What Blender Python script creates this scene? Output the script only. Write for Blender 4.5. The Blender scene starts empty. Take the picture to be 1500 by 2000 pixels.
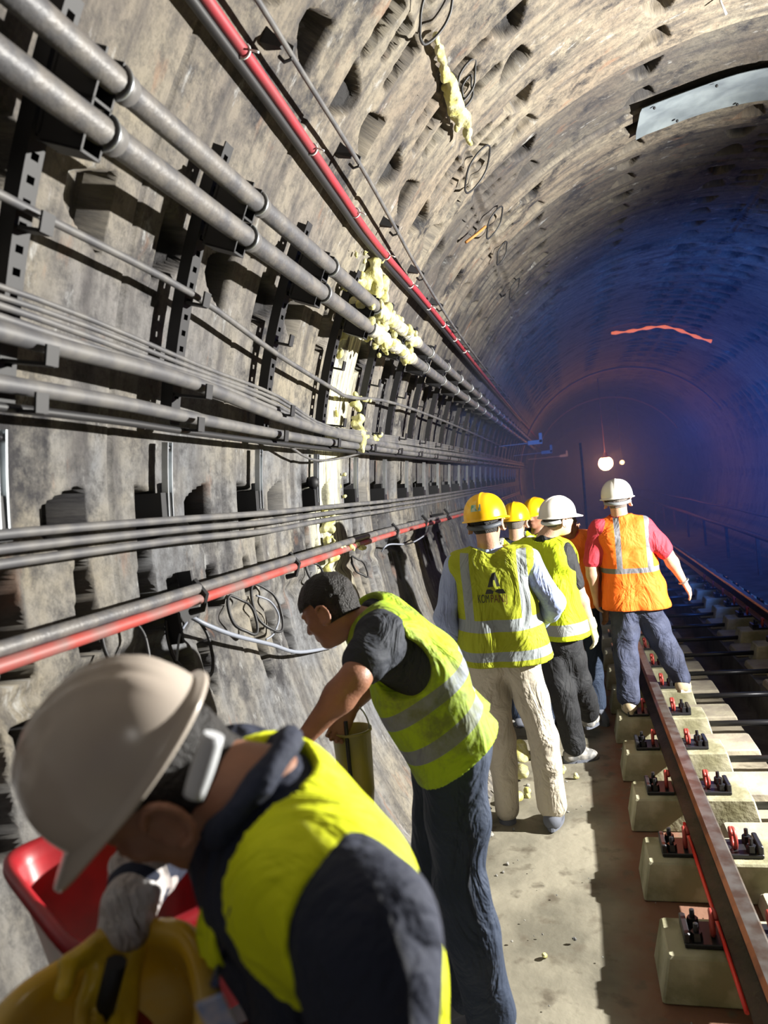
import bpy, math, random
import numpy as np
from mathutils import Vector, Matrix, Quaternion
random.seed(7)
rng = np.random.RandomState(11)
SC = bpy.context.scene
COL = SC.collection

# ------------------------------------------------------------ camera
cam_d = bpy.data.cameras.new('camera')
cam_d.sensor_fit = 'VERTICAL'; cam_d.sensor_height = 36.0; cam_d.lens = 1444 / 2000 * 36.0
cam_d.clip_start = 0.02; cam_d.clip_end = 300
cam = bpy.data.objects.new('camera', cam_d); COL.objects.link(cam)
Rwc = Matrix(((0.9649595, 0.24159654, -0.10239272), (0.09291503, 0.05033261, 0.99440104), (0.24539754, -0.96907056, 0.02612098)))
cam.matrix_world = Matrix.Translation((0, 0, 1.93)) @ Rwc.transposed().to_4x4()
SC.camera = cam
cam_d.dof.use_dof = True; cam_d.dof.focus_distance = 4.0; cam_d.dof.aperture_fstop = 3.2

# ------------------------------------------------------------ exposure, world, light
SC.view_settings.view_transform = 'Standard'; SC.view_settings.look = 'None'
SC.view_settings.gamma = 1.0; SC.view_settings.use_curve_mapping = False
SC.view_settings.exposure = 0.0
SC.cycles.max_bounces = 6; SC.cycles.diffuse_bounces = 2
w = bpy.data.worlds.new('world'); SC.world = w; w.use_nodes = True
w.node_tree.nodes['Background'].inputs[0].default_value = (0.05, 0.08, 0.2, 1)
w.node_tree.nodes['Background'].inputs[1].default_value = 0.3

def lamp(name, kind, loc, energy, color, radius=0.05, target=None, spot=None, blend=0.3, size=None):
    d = bpy.data.lights.new(name, kind); d.energy = energy; d.color = color
    if kind == 'AREA': d.size = size
    else: d.shadow_soft_size = radius
    if spot: d.spot_size = math.radians(spot); d.spot_blend = blend
    o = bpy.data.objects.new(name, d); COL.objects.link(o); o.location = loc
    if target: o.rotation_euler = (Vector(target) - Vector(loc)).to_track_quat('-Z', 'Y').to_euler()
    return o
lamp('work_floodlight', 'SPOT', (3.25, 3.85, 2.25), 3000, (1.0, 0.97, 0.90), 0.04, (-1.3, 3.3, 2.3), 145, 0.6)
lamp('rear_fill', 'AREA', (1.6, -2.2, 3.0), 7, (1.0, 0.96, 0.9), target=(0.3, 4, 1.2), size=0.7)  # unseen weak fill behind the camera, added to lift the shaded sides
lamp('blue_fill', 'SPOT', (3.2, 8.0, 1.6), 1150, (0.05, 0.17, 0.75), 0.6, (1.6, 13, 3.4), 150, 0.9)  # unseen blue fill, added to tint the far vault and haze
lamp('blue_fill', 'POINT', (2.4, 15, 2.6), 70, (0.05, 0.17, 0.75), 0.5)  # second unseen blue fill, added deeper in the tunnel

# ------------------------------------------------------------ tunnel geometry
CX, CZ, R = 1.35, 1.78, 2.65
J0, JS = 1.90, 0.725            # ring joints along y
def wp(th, y, off=0.0):
    a = math.radians(th); r = R - off
    return Vector((CX - r * math.sin(a), y, CZ + r * math.cos(a)))
def frame_at(th, y, off=0.0):   # local x = along circumference (downwards), y = tunnel, z = inward normal
    a = math.radians(th)
    n = Vector((math.sin(a), 0, -math.cos(a))); t = Vector((-math.cos(a), 0, -math.sin(a))); 
    yy = n.cross(t)
    m = Matrix((t, yy, n)).transposed().to_4x4(); m.translation = wp(th, y, off)
    return m

# ------------------------------------------------------------ materials
def mat(name, base=(0.5, 0.5, 0.5), rough=0.6, metal=0.0, noise=None, bump=0.0, bscale=60, emis=None, es=0, col2=None, nscale=8, sheen=0, spec=None, trans=0, thr=(0.4, 0.62), sss=0, fold=0.0, fscale=7):
    m = bpy.data.materials.new(name); m.use_nodes = True
    nt = m.node_tree; b = nt.nodes['Principled BSDF']
    b.inputs['Base Color'].default_value = (*base, 1); b.inputs['Roughness'].default_value = rough; b.inputs['Metallic'].default_value = metal
    if spec is not None: b.inputs['Specular IOR Level'].default_value = spec
    if sss: b.inputs['Subsurface Weight'].default_value = sss; b.inputs['Subsurface Radius'].default_value = (0.02, 0.008, 0.004)
    if emis: b.inputs['Emission Color'].default_value = (*emis, 1); b.inputs['Emission Strength'].default_value = es
    tc = nt.nodes.new('ShaderNodeTexCoord')
    if col2 is not None:
        n = nt.nodes.new('ShaderNodeTexNoise'); n.inputs['Scale'].default_value = nscale; n.inputs['Detail'].default_value = 5
        nt.links.new(tc.outputs['Object'], n.inputs['Vector'])
        r = nt.nodes.new('ShaderNodeMapRange'); r.inputs[1].default_value, r.inputs[2].default_value = thr
        nt.links.new(n.outputs['Fac'], r.inputs[0])
        x = nt.nodes.new('ShaderNodeMix'); x.data_type = 'RGBA'
        x.inputs[6].default_value = (*base, 1); x.inputs[7].default_value = (*col2, 1)
        nt.links.new(r.outputs[0], x.inputs[0]); nt.links.new(x.outputs[2], b.inputs['Base Color'])
    if fold:
        nf = nt.nodes.new('ShaderNodeTexNoise'); nf.inputs['Scale'].default_value = fscale; nf.inputs['Detail'].default_value = 3; nf.inputs['Distortion'].default_value = 1.8; nf.inputs['Roughness'].default_value = 0.55
        mpn = nt.nodes.new('ShaderNodeMapping'); mpn.inputs['Scale'].default_value = (1, 1, .55); mpn.inputs['Rotation'].default_value = (.3, .5, .2)
        nt.links.new(tc.outputs['Object'], mpn.inputs[0]); nt.links.new(mpn.outputs[0], nf.inputs['Vector'])
        bf = nt.nodes.new('ShaderNodeBump'); bf.inputs['Strength'].default_value = fold; bf.inputs['Distance'].default_value = 0.05
        nt.links.new(nf.outputs['Fac'], bf.inputs['Height']); nt.links.new(bf.outputs[0], b.inputs['Normal'])
    if bump:
        n2 = nt.nodes.new('ShaderNodeTexNoise'); n2.inputs['Scale'].default_value = bscale; n2.inputs['Detail'].default_value = 4
        nt.links.new(tc.outputs['Object'], n2.inputs['Vector'])
        bp = nt.nodes.new('ShaderNodeBump'); bp.inputs['Strength'].default_value = bump; bp.inputs['Distance'].default_value = 0.01
        nt.links.new(n2.outputs['Fac'], bp.inputs['Height']); nt.links.new(bp.outputs[0], b.inputs['Normal'])
        if fold: nt.links.new(bf.outputs[0], bp.inputs['Normal'])
    return m

def lining_mat():
    m = bpy.data.materials.new('tunnel_lining'); m.use_nodes = True; nt = m.node_tree; N = nt.nodes; L = nt.links
    b = N['Principled BSDF']; b.inputs['Roughness'].default_value = 0.75; b.inputs['Specular IOR Level'].default_value = 0.35
    at = N.new('ShaderNodeAttribute'); at.attribute_name = 'uvc'       # (arc length, y, ring tone)
    sep = N.new('ShaderNodeSeparateXYZ'); L.new(at.outputs['Vector'], sep.inputs[0])
    def scaled(sx, sy, sz=0):
        v = N.new('ShaderNodeVectorMath'); v.operation = 'MULTIPLY'; v.inputs[1].default_value = (sx, sy, sz)
        L.new(at.outputs['Vector'], v.inputs[0]); return v.outputs[0]
    def noise(vec, sc, det=5, ro=0.6):
        n = N.new('ShaderNodeTexNoise'); n.inputs['Scale'].default_value = sc; n.inputs['Detail'].default_value = det; n.inputs['Roughness'].default_value = ro
        L.new(vec, n.inputs['Vector']); return n.outputs['Fac']
    def rng_(fac, a, c, lo=0, hi=1):
        r = N.new('ShaderNodeMapRange'); L.new(fac, r.inputs[0]); r.inputs[1].default_value = a; r.inputs[2].default_value = c
        r.inputs[3].default_value = lo; r.inputs[4].default_value = hi; return r.outputs[0]
    def mixc(f, c1, c2):
        x = N.new('ShaderNodeMix'); x.data_type = 'RGBA'
        if isinstance(f, float): x.inputs[0].default_value = f
        else: L.new(f, x.inputs[0])
        for i, c in ((6, c1), (7, c2)):
            if isinstance(c, tuple): x.inputs[i].default_value = (*c, 1)
            else: L.new(c, x.inputs[i])
        return x.outputs[2]
    def mul(a, c):
        v = N.new('ShaderNodeMath'); v.operation = 'MULTIPLY'; L.new(a, v.inputs[0])
        if isinstance(c, float): v.inputs[1].default_value = c
        else: L.new(c, v.inputs[1])
        return v.outputs[0]
    one = scaled(1, 1, 0)
    streak = scaled(1.0, 7.0, 0)
    # tan above, bluish grey below (dirt colour changes with height on the wall)
    hgt = rng_(sep.outputs[0], 2.3, 3.9)     # arc metres from crown
    base = mixc(hgt, (0.20, 0.162, 0.120), (0.165, 0.17, 0.18))
    base = mixc(rng_(noise(one, 1.6), 0.4, 0.65), base, (0.25, 0.22, 0.165))
    base = mixc(rng_(noise(streak, 1.5), 0.46, 0.72), base, (0.05, 0.045, 0.046))
    base = mixc(rng_(noise(one, 2.2, 10, 0.75), 0.52, 0.62), base, (0.014, 0.013, 0.016))
    base = mixc(rng_(noise(one, 18, 8, 0.8), 0.45, 0.72), base, (0.04, 0.038, 0.038))
    # darker tone over whole rings, amount stored per ring
    base = mixc(sep.outputs[2], base, (0.025, 0.025, 0.03))
    # rusty stains and white efflorescence
    base = mixc(mul(rng_(noise(scaled(1.2, 3, 0), 2.3), 0.62, 0.74), 0.5), base, (0.22, 0.10, 0.05))
    base = mixc(mul(rng_(noise(scaled(1.5, 3.2, 0), 3.1, 8, 0.72), 0.60, 0.72), 0.65), base, (0.45, 0.46, 0.46))
    foam = N.new('ShaderNodeAttribute'); foam.attribute_name = 'foamy'
    fm = mul(foam.outputs['Fac'], rng_(noise(scaled(1.2, 16, 0), 2.2, 6, 0.7), 0.38, 0.6))
    base = mixc(fm, base, (0.72, 0.70, 0.50))
    pit = N.new('ShaderNodeAttribute'); pit.attribute_name = 'grime_shade'      # shade painted into the pocket recesses along with oily dirt, ragged edges
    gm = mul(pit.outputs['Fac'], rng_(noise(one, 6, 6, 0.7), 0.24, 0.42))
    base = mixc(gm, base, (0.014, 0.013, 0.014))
    L.new(base, b.inputs['Base Color'])
    n3 = noise(one, 38, 8, 0.7); n4 = noise(one, 9, 6, 0.65)
    ad = N.new('ShaderNodeMath'); ad.operation = 'ADD'; L.new(n3, ad.inputs[0]); L.new(mul(n4, 2.5), ad.inputs[1])
    bp = N.new('ShaderNodeBump'); bp.inputs['Strength'].default_value = 0.7; bp.inputs['Distance'].default_value = 0.007
    L.new(ad.outputs[0], bp.inputs['Height']); L.new(bp.outputs[0], b.inputs['Normal'])
    return m

M = {}
M['lining'] = lining_mat()
M['floor'] = mat('walkway_concrete', (0.25, 0.23, 0.175), 0.8, col2=(0.13, 0.12, 0.09), nscale=2.2, bump=0.6, bscale=14)
M['floor_dark'] = mat('channel_concrete', (0.10, 0.095, 0.085), 0.85, col2=(0.05, 0.045, 0.04), nscale=4, bump=0.6, bscale=20)
M['sleeper'] = mat('sleeper_concrete', (0.38, 0.36, 0.26), 0.95, spec=.15, col2=(0.19, 0.18, 0.11), nscale=5, bump=0.6, bscale=30)
M['pad'] = mat('rough_pad_concrete', (0.34, 0.31, 0.23), 0.85, col2=(0.24, 0.21, 0.17), nscale=6, bump=0.7, bscale=18)
M['rail'] = mat('rail_steel', (0.028, 0.018, 0.014), 0.55, 0.3, col2=(0.06, 0.035, 0.03), nscale=10, bump=0.3, bscale=50)
M['railtop'] = mat('worn_rail_top', (0.16, 0.15, 0.14), 0.35, 0.6, col2=(0.09, 0.06, 0.045), nscale=12)
M['railedge'] = mat('orange_edge_glint', (0.42, 0.13, 0.04), 0.4, 0.4, col2=(0.20, 0.06, 0.02), nscale=9)  # orange lamp reflection painted onto the rail edges
M['hoop'] = mat('hoop_glint', (0.35, 0.14, 0.08), 0.6)  # orange lamplight on the ring edges put into the colour
M['iron'] = mat('dark_oily_iron', (0.035, 0.035, 0.04), 0.35, 0.6)
M['black'] = mat('black_steel', (0.008, 0.008, 0.010), 0.6, 0.0)
M['galv'] = mat('galvanised_steel', (0.50, 0.53, 0.55), 0.38, 0.75, col2=(0.36, 0.38, 0.40), nscale=9)
M['sheet'] = mat('zinc_sheet', (0.17, 0.20, 0.22), 0.55, 0.25, col2=(0.26, 0.30, 0.32), nscale=5, bump=0.4, bscale=5)
M['pipe'] = mat('dusty_grey_pipe', (0.085, 0.085, 0.092), 0.5, 0.1, col2=(0.15, 0.14, 0.13), nscale=14, bump=0.2, bscale=80)
M['cable'] = mat('dark_grey_cable', (0.075, 0.075, 0.082), 0.55, col2=(0.13, 0.125, 0.12), nscale=12)
M['blackcable'] = mat('black_line', (0.02, 0.02, 0.022), 0.5)
M['red'] = mat('red_line', (0.36, 0.03, 0.045), 0.5, col2=(0.26, 0.04, 0.05), nscale=9)
M['redlow'] = mat('red_stripe_pipe', (0.36, 0.05, 0.04), 0.5, col2=(0.20, 0.11, 0.10), nscale=6)
M['white'] = mat('white_plastic', (0.75, 0.75, 0.75), 0.45)
M['bluewire'] = mat('pale_blue_cable', (0.22, 0.24, 0.29), 0.5)
M['foam'] = mat('spray_foam', (0.46, 0.43, 0.13), 0.7, col2=(0.50, 0.48, 0.28), nscale=20, bump=0.6, bscale=60)
M['foamc'] = mat('foam_crusted_pipe', (0.52, 0.50, 0.42), 0.7, col2=(0.25, 0.24, 0.2), nscale=18, bump=0.8, bscale=50)
M['rust'] = mat('rusty_iron', (0.16, 0.06, 0.04), 0.7, 0.2, col2=(0.06, 0.03, 0.03), nscale=20)
M['redclip'] = mat('red_oxide_clip', (0.36, 0.05, 0.04), 0.45, 0.2)
M['orangestrip'] = mat('orange_strip', (0.9, 0.25, 0.10), 0.45)
M['lamp'] = mat('lit_orange_lamp', (1, 0.6, 0.3), 0.5, emis=(1.0, 0.45, 0.18), es=60)
M['rock'] = mat('rubble', (0.30, 0.29, 0.26), 0.9, col2=(0.12, 0.12, 0.12), nscale=9, bump=0.6, bscale=30)
M['whiterock'] = mat('white_lump', (0.62, 0.62, 0.62), 0.85, bump=0.8, bscale=20)

# ------------------------------------------------------------ mesh helpers
def tag(o, label=None, cat=None, group=None, kind=None):
    if label: o['label'] = label
    if cat: o['category'] = cat
    if group: o['group'] = group
    if kind: o['kind'] = kind
    return o
def link(name, me, m=None, parent=None, smooth=True):
    o = bpy.data.objects.new(name, me); COL.objects.link(o)
    if m is not None:
        for mm in (m if isinstance(m, (list, tuple)) else [m]): me.materials.append(mm)
    if parent is not None: o.parent = parent
    if smooth and len(me.polygons): me.polygons.foreach_set('use_smooth', [True] * len(me.polygons))
    return o
class MB:
    def __init__(s): s.v = []; s.f = []; s.mi = []
    def add(s, v, f, mi=0):
        n = len(s.v); s.v += [tuple(p) for p in v]; s.f += [tuple(i + n for i in q) for q in f]; s.mi += [mi] * len(f)
    def box(s, c, d, rot=None, mi=0, taper=1.0, bev=0.0):
        hx, hy, hz = d[0] / 2, d[1] / 2, d[2] / 2
        M4 = rot if rot is not None else Matrix.Identity(4)
        if bev <= 0:
            pts = [(-hx, -hy, -hz), (hx, -hy, -hz), (hx, hy, -hz), (-hx, hy, -hz), (-hx * taper, -hy * taper, hz), (hx * taper, -hy * taper, hz), (hx * taper, hy * taper, hz), (-hx * taper, hy * taper, hz)]
            f = [(3, 2, 1, 0), (4, 5, 6, 7), (0, 1, 5, 4), (1, 2, 6, 5), (2, 3, 7, 6), (3, 0, 4, 7)]
        else:
            pts = []; rings = [(-hz, 1, bev), (-hz + bev, 1, 0), (hz - bev, taper, 0), (hz, taper, bev)]
            for z, t, ins in rings:
                X, Y = hx * t - ins, hy * t - ins; b = bev
                pts += [(-X + b, -Y, z), (X - b, -Y, z), (X, -Y + b, z), (X, Y - b, z), (X - b, Y, z), (-X + b, Y, z), (-X, Y - b, z), (-X, -Y + b, z)]
            f = [tuple(range(7, -1, -1)), tuple(range(24, 32))]
            for r in range(3):
                for i in range(8): f.append((r * 8 + i, r * 8 + (i + 1) % 8, r * 8 + 8 + (i + 1) % 8, r * 8 + 8 + i))
        c = Vector(c)
        s.add([(M4 @ (Vector(p) + (Vector((0, 0, 0)) if rot is not None else Vector((0, 0, 0)))) + c) if rot is None or rot.translation.length == 0 else M4 @ (Vector(p) + c) for p in pts], f, mi)
    def tube(s, pts, r, n=8, cap=True, mi=0, rfun=None, closed=False):
        P = [Vector(p) for p in pts]; m = len(P)
        if m < 2: return
        T = []
        for i in range(m):
            a = P[i - 1] if (i > 0 or closed) else P[0]; c = P[(i + 1) % m] if (i < m - 1 or closed) else P[-1]
            T.append((c - a).normalized())
        up = Vector((0, 0, 1)) if abs(T[0].z) < 0.9 else Vector((1, 0, 0))
        nn = (up - T[0] * up.dot(T[0])).normalized(); v = []
        for i in range(m):
            nn = (nn - T[i] * nn.dot(T[i]))
            nn = nn.normalized() if nn.length > 1e-6 else T[i].orthogonal().normalized()
            bb = T[i].cross(nn); rr = rfun(i) if rfun else r
            for k in range(n):
                a = 2 * math.pi * k / n; v.append(P[i] + (nn * math.cos(a) + bb * math.sin(a)) * rr)
        f = []
        for i in range(m if closed else m - 1):
            j = (i + 1) % m
            for k in range(n): f.append((i * n + k, i * n + (k + 1) % n, j * n + (k + 1) % n, j * n + k))
        if cap and not closed: f.append(tuple(range(n - 1, -1, -1))); f.append(tuple((m - 1) * n + k for k in range(n)))
        s.add(v, f, mi)
    def lathe(s, prof, n=24, M4=None, mi=0):
        v = []; f = []; M4 = M4 or Matrix.Identity(4)
        for (r, z) in prof:
            for k in range(n):
                a = 2 * math.pi * k / n; v.append(M4 @ Vector((r * math.cos(a), r * math.sin(a), z)))
        for i in range(len(prof) - 1):
            for k in range(n): f.append((i * n + k, i * n + (k + 1) % n, (i + 1) * n + (k + 1) % n, (i + 1) * n + k))
        s.add(v, f, mi)
    def ball(s, c, r, n=12, m=8, jit=0.0, M4=None, mi=0):
        if isinstance(r, (int, float)): r = (r, r, r)
        v = []; f = []
        for i in range(m + 1):
            ph = math.pi * i / m
            for k in range(n):
                a = 2 * math.pi * k / n; q = 1 + jit * (random.random() - 0.5)
                p = Vector((r[0] * math.sin(ph) * math.cos(a) * q, r[1] * math.sin(ph) * math.sin(a) * q, r[2] * math.cos(ph) * q))
                if M4: p = M4 @ p
                v.append(p + Vector(c))
        for i in range(m):
            for k in range(n): f.append((i * n + k, (i + 1) * n + k, (i + 1) * n + (k + 1) % n, i * n + (k + 1) % n))
        s.add(v, f, mi)
    def mesh(s, name):
        me = bpy.data.meshes.new(name); me.from_pydata(s.v, [], s.f)
        if any(s.mi): me.polygons.foreach_set('material_index', s.mi)
        me.update(); return me
    def build(s, name, m, parent=None, smooth=False, origin=None):
        if origin is not None:
            o_ = Vector(origin); s.v = [tuple(Vector(p) - o_) for p in s.v]
        o = link(name, s.mesh(name), m, parent, False)
        if origin is not None: o.location = origin
        if smooth: o.data.polygons.foreach_set('use_smooth', [len(p.vertices) <= 4 for p in o.data.polygons])
        return o
def empty(name, loc=(0, 0, 0)):
    o = bpy.data.objects.new(name, None); COL.objects.link(o); o.location = loc; return o
def copy_tree(o, parent=None):
    kids = [c for c in o.children]
    c = o.copy(); COL.objects.link(c)
    if parent is not None: c.parent = parent
    for ch in kids: copy_tree(ch, c)
    return c
def spline(pts, n=8):
    P = [Vector(p) for p in pts]; out = []
    for i in range(len(P) - 1):
        p0 = P[max(i - 1, 0)]; p1 = P[i]; p2 = P[i + 1]; p3 = P[min(i + 2, len(P) - 1)]
        for k in range(n):
            t = k / n
            out.append(0.5 * ((2 * p1) + (p2 - p0) * t + (2 * p0 - 5 * p1 + 4 * p2 - p3) * t * t + (3 * p1 - p0 - 3 * p2 + p3) * t ** 3))
    out.append(P[-1]); return out

# ------------------------------------------------------------ tunnel lining
def smooth(a, b, x): t = np.clip((x - a) / (b - a), 0, 1); return t * t * (3 - 2 * t)
def wav(x, y, sc, seed=0):
    r = np.random.RandomState(seed); o = 0
    for i in range(7):
        a = r.rand() * 6.28; fq = sc * (0.6 + r.rand() * 1.6); o = o + np.sin(x * fq * math.cos(a) + y * fq * math.sin(a) + r.rand() * 6.28 + 1.3 * np.sin(x * fq * 0.37 + i))
    return o / 7
JTH = [95.5, 41.0, -13.5, -68.0]
RING_TONE = {}
def tone(k):
    if k not in RING_TONE:
        r = random.Random(k * 13 + 5); RING_TONE[k] = (0.10 + 0.22 * r.random(), (r.random() - 0.5) * 0.012)
    t, o = RING_TONE[k]
    if k in (4, ): t, o = 0.62, 0.035
    if k in (5,): t, o = 0.15, 0.01
    if k == 3: t, o = 0.02, 0.0
    if k == 6: t, o = 0.62, 0.035
    if k in (7, 8, 9): t, o = 0.5, 0.03
    return t, o
def lining(name, th0, th1, y0, y1, dth, dy):
    nt_ = int(round((th1 - th0) / dth)) + 1; ny = int(round((y1 - y0) / dy)) + 1
    th = np.linspace(th0, th1, nt_)[:, None] * np.ones((1, ny)); y = np.linspace(y0, y1, ny)[None, :] * np.ones((nt_, 1))
    s = np.radians(th) * R
    kk = np.floor((y - J0) / JS).astype(int); ph = (y - J0) / JS - kk; d = ph * JS      # distance after joint
    dj = np.minimum(d, JS - d)
    t0 = np.zeros_like(y); off = np.zeros_like(y)
    for k in range(kk.min(), kk.max() + 1):
        a, o = tone(k); t0[kk == k] = a; off[kk == k] = o
    dep = np.zeros_like(y); gshade = np.zeros_like(y)
    jig = 0.008 * wav(s, y, 5, 3)
    # shield-shaped bolt pockets along the ring joints
    for jt in JTH:
        for q in (-45.5, -27.2, -9.0 if jt != 95.5 else -9.2):
            c = math.radians(jt + q) * R + jig
            u = s - c; e = (dj - 0.13) / 0.165
            half = 0.105 * np.sqrt(np.clip(1 - e * 0.93, 0, 1)); half = np.where(u > 0, half * 1.15, half * 0.75)
            mk = smooth(0.008, -0.008, np.abs(u) - half) * smooth(-0.05, 0.01, e) * smooth(1.03, 0.95, e)
            rnd = 0.6 + 0.55 * (0.5 + 0.5 * np.sin(kk * 7.3 + jt * 1.7 + q + (d > JS / 2) * 2.1))
            dep = np.maximum(dep, mk * (0.16 - 0.10 * np.clip(e, 0, 1)) * rnd); gshade = np.maximum(gshade, mk * (np.sin(kk * 4.1 + jt + q * 2) > -.55))
        # rows of long pockets on both sides of every lengthwise joint
        js = math.radians(jt) * R
        for side in (-1, 1):
            u = (s - js) * side - 0.055
            for c in (0.15, 0.29, 0.435, 0.575):
                L_ = 0.20 + 0.06 * np.sin(kk * 3.1 + c * 20 + side)
                wd = 0.048 * (1 - 0.55 * np.clip(u / L_, 0, 1))
                mk = smooth(0.005, -0.006, np.abs(d - c) - wd + 0.008 * np.sin(kk * 5 + c * 30)) * smooth(-0.012, 0.008, u) * smooth(1.04, 0.94, u / L_)
                on = (np.sin(kk * 12.9 + c * 78.2 + side * 3.7) * 0.5 + 0.5) > 0.16
                dep = np.maximum(dep, mk * on * (0.17 - 0.12 * np.clip(u / L_, 0, 1))); gshade = np.maximum(gshade, mk * on)
        # eroded joint with broken edges
        g = smooth(0.05, 0.0, np.abs(s - js + 0.012 * wav(s, y, 14, 9)))
        dep = dep + g * (0.022 + 0.018 * wav(s, y, 30, 5))
    dep = dep + smooth(0.012, 0.0, dj) * 0.014
    spall = smooth(0.35, 0.6, wav(s, y, 6, 21)) * smooth(0.12, 0.0, dj) * 0.012
    dep = dep + spall + 0.0022 * wav(s, y, 16, 2) + 0.0010 * wav(s, y, 90, 8)
    # low panels between the ribs
    dep = dep + 0.014 * smooth(0.075, 0.115, dj) * 0
    rr = R + dep + off
    a = np.radians(th)
    V = np.stack([CX - rr * np.sin(a), y, CZ + rr * np.cos(a)], -1).reshape(-1, 3)
    me = bpy.data.meshes.new(name)
    i = np.arange(nt_ - 1)[:, None] * ny + np.arange(ny - 1)[None, :]
    F = np.stack([i, i + 1, i + ny + 1, i + ny], -1).reshape(-1, 4)
    me.vertices.add(len(V)); me.vertices.foreach_set('co', V.ravel())
    me.loops.add(F.size); me.loops.foreach_set('vertex_index', F.ravel())
    me.polygons.add(len(F)); me.polygons.foreach_set('loop_start', np.arange(0, F.size, 4)); me.polygons.foreach_set('loop_total', np.full(len(F), 4))
    me.update(calc_edges=True)
    A = me.attributes.new('uvc', 'FLOAT_VECTOR', 'POINT')
    A.data.foreach_set('vector', np.stack([s, y, t0], -1).reshape(-1).astype(np.float32))
    # dried foam run on the wall: a stain with its own outline
    fo = smooth(0.34, 0.12, np.abs(y - 3.92 - 0.10 * np.sin(th * 0.12))) * smooth(56, 62, th) * smooth(112, 98, th)
    B = me.attributes.new('foamy', 'FLOAT', 'POINT'); B.data.foreach_set('value', fo.ravel().astype(np.float32))
    G_ = me.attributes.new('grime_shade', 'FLOAT', 'POINT'); G_.data.foreach_set('value', gshade.ravel().astype(np.float32))
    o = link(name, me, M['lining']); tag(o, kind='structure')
    return o
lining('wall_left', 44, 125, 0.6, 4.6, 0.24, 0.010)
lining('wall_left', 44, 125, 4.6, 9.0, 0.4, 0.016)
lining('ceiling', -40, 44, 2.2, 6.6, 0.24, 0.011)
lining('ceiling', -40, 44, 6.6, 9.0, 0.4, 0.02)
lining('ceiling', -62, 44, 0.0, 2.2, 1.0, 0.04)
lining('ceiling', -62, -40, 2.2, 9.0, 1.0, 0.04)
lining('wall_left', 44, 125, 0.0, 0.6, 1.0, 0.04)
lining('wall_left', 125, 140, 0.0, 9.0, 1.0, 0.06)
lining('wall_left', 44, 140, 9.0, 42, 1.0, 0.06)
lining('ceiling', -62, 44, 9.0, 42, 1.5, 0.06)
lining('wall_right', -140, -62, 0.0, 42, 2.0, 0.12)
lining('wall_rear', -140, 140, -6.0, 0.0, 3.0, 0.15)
mb = MB(); n = 48
ring_ = [(CX + 3 * math.sin(2 * math.pi * k / n), 42.0, CZ + 3 * math.cos(2 * math.pi * k / n)) for k in range(n)]
mb.add(ring_, [tuple(range(n))]); tag(mb.build('wall_far', M['floor_dark']), kind='structure')

# ------------------------------------------------------------ floor
def floor_part(name, prof, m, y0=-6, y1=42, dy=0.12, amp=0.006, thick=0.0):
    # prof: list of (x, z); subdivided, extruded along y
    P = []
    for i in range(len(prof) - 1):
        a, c = prof[i], prof[i + 1]; L_ = math.dist(a, c); k = max(1, int(L_ / 0.06))
        P += [(a[0] + (c[0] - a[0]) * j / k, a[1] + (c[1] - a[1]) * j / k) for j in range(k)]
    P.append(prof[-1]); X = np.array(P); ny = int((y1 - y0) / dy) + 1; yy = np.linspace(y0, y1, ny)
    x = X[:, 0][:, None] * np.ones((1, ny)); y = yy[None, :] * np.ones((len(P), 1)); z = X[:, 1][:, None] + amp * wav(x, y, 7, 4) + amp * 0.5 * wav(x, y, 23, 6)
    V = np.stack([x + amp * 0.6 * wav(x + 3, y, 9, 7), y, z], -1).reshape(-1, 3)
    i = np.arange(len(P) - 1)[:, None] * ny + np.arange(ny - 1)[None, :]
    F = np.stack([i, i + ny, i + ny + 1, i + 1], -1).reshape(-1, 4)
    me = bpy.data.meshes.new(name); me.from_pydata(V.tolist(), [], F.tolist()); me.update()
    return tag(link(name, me, m), kind='structure')
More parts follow.
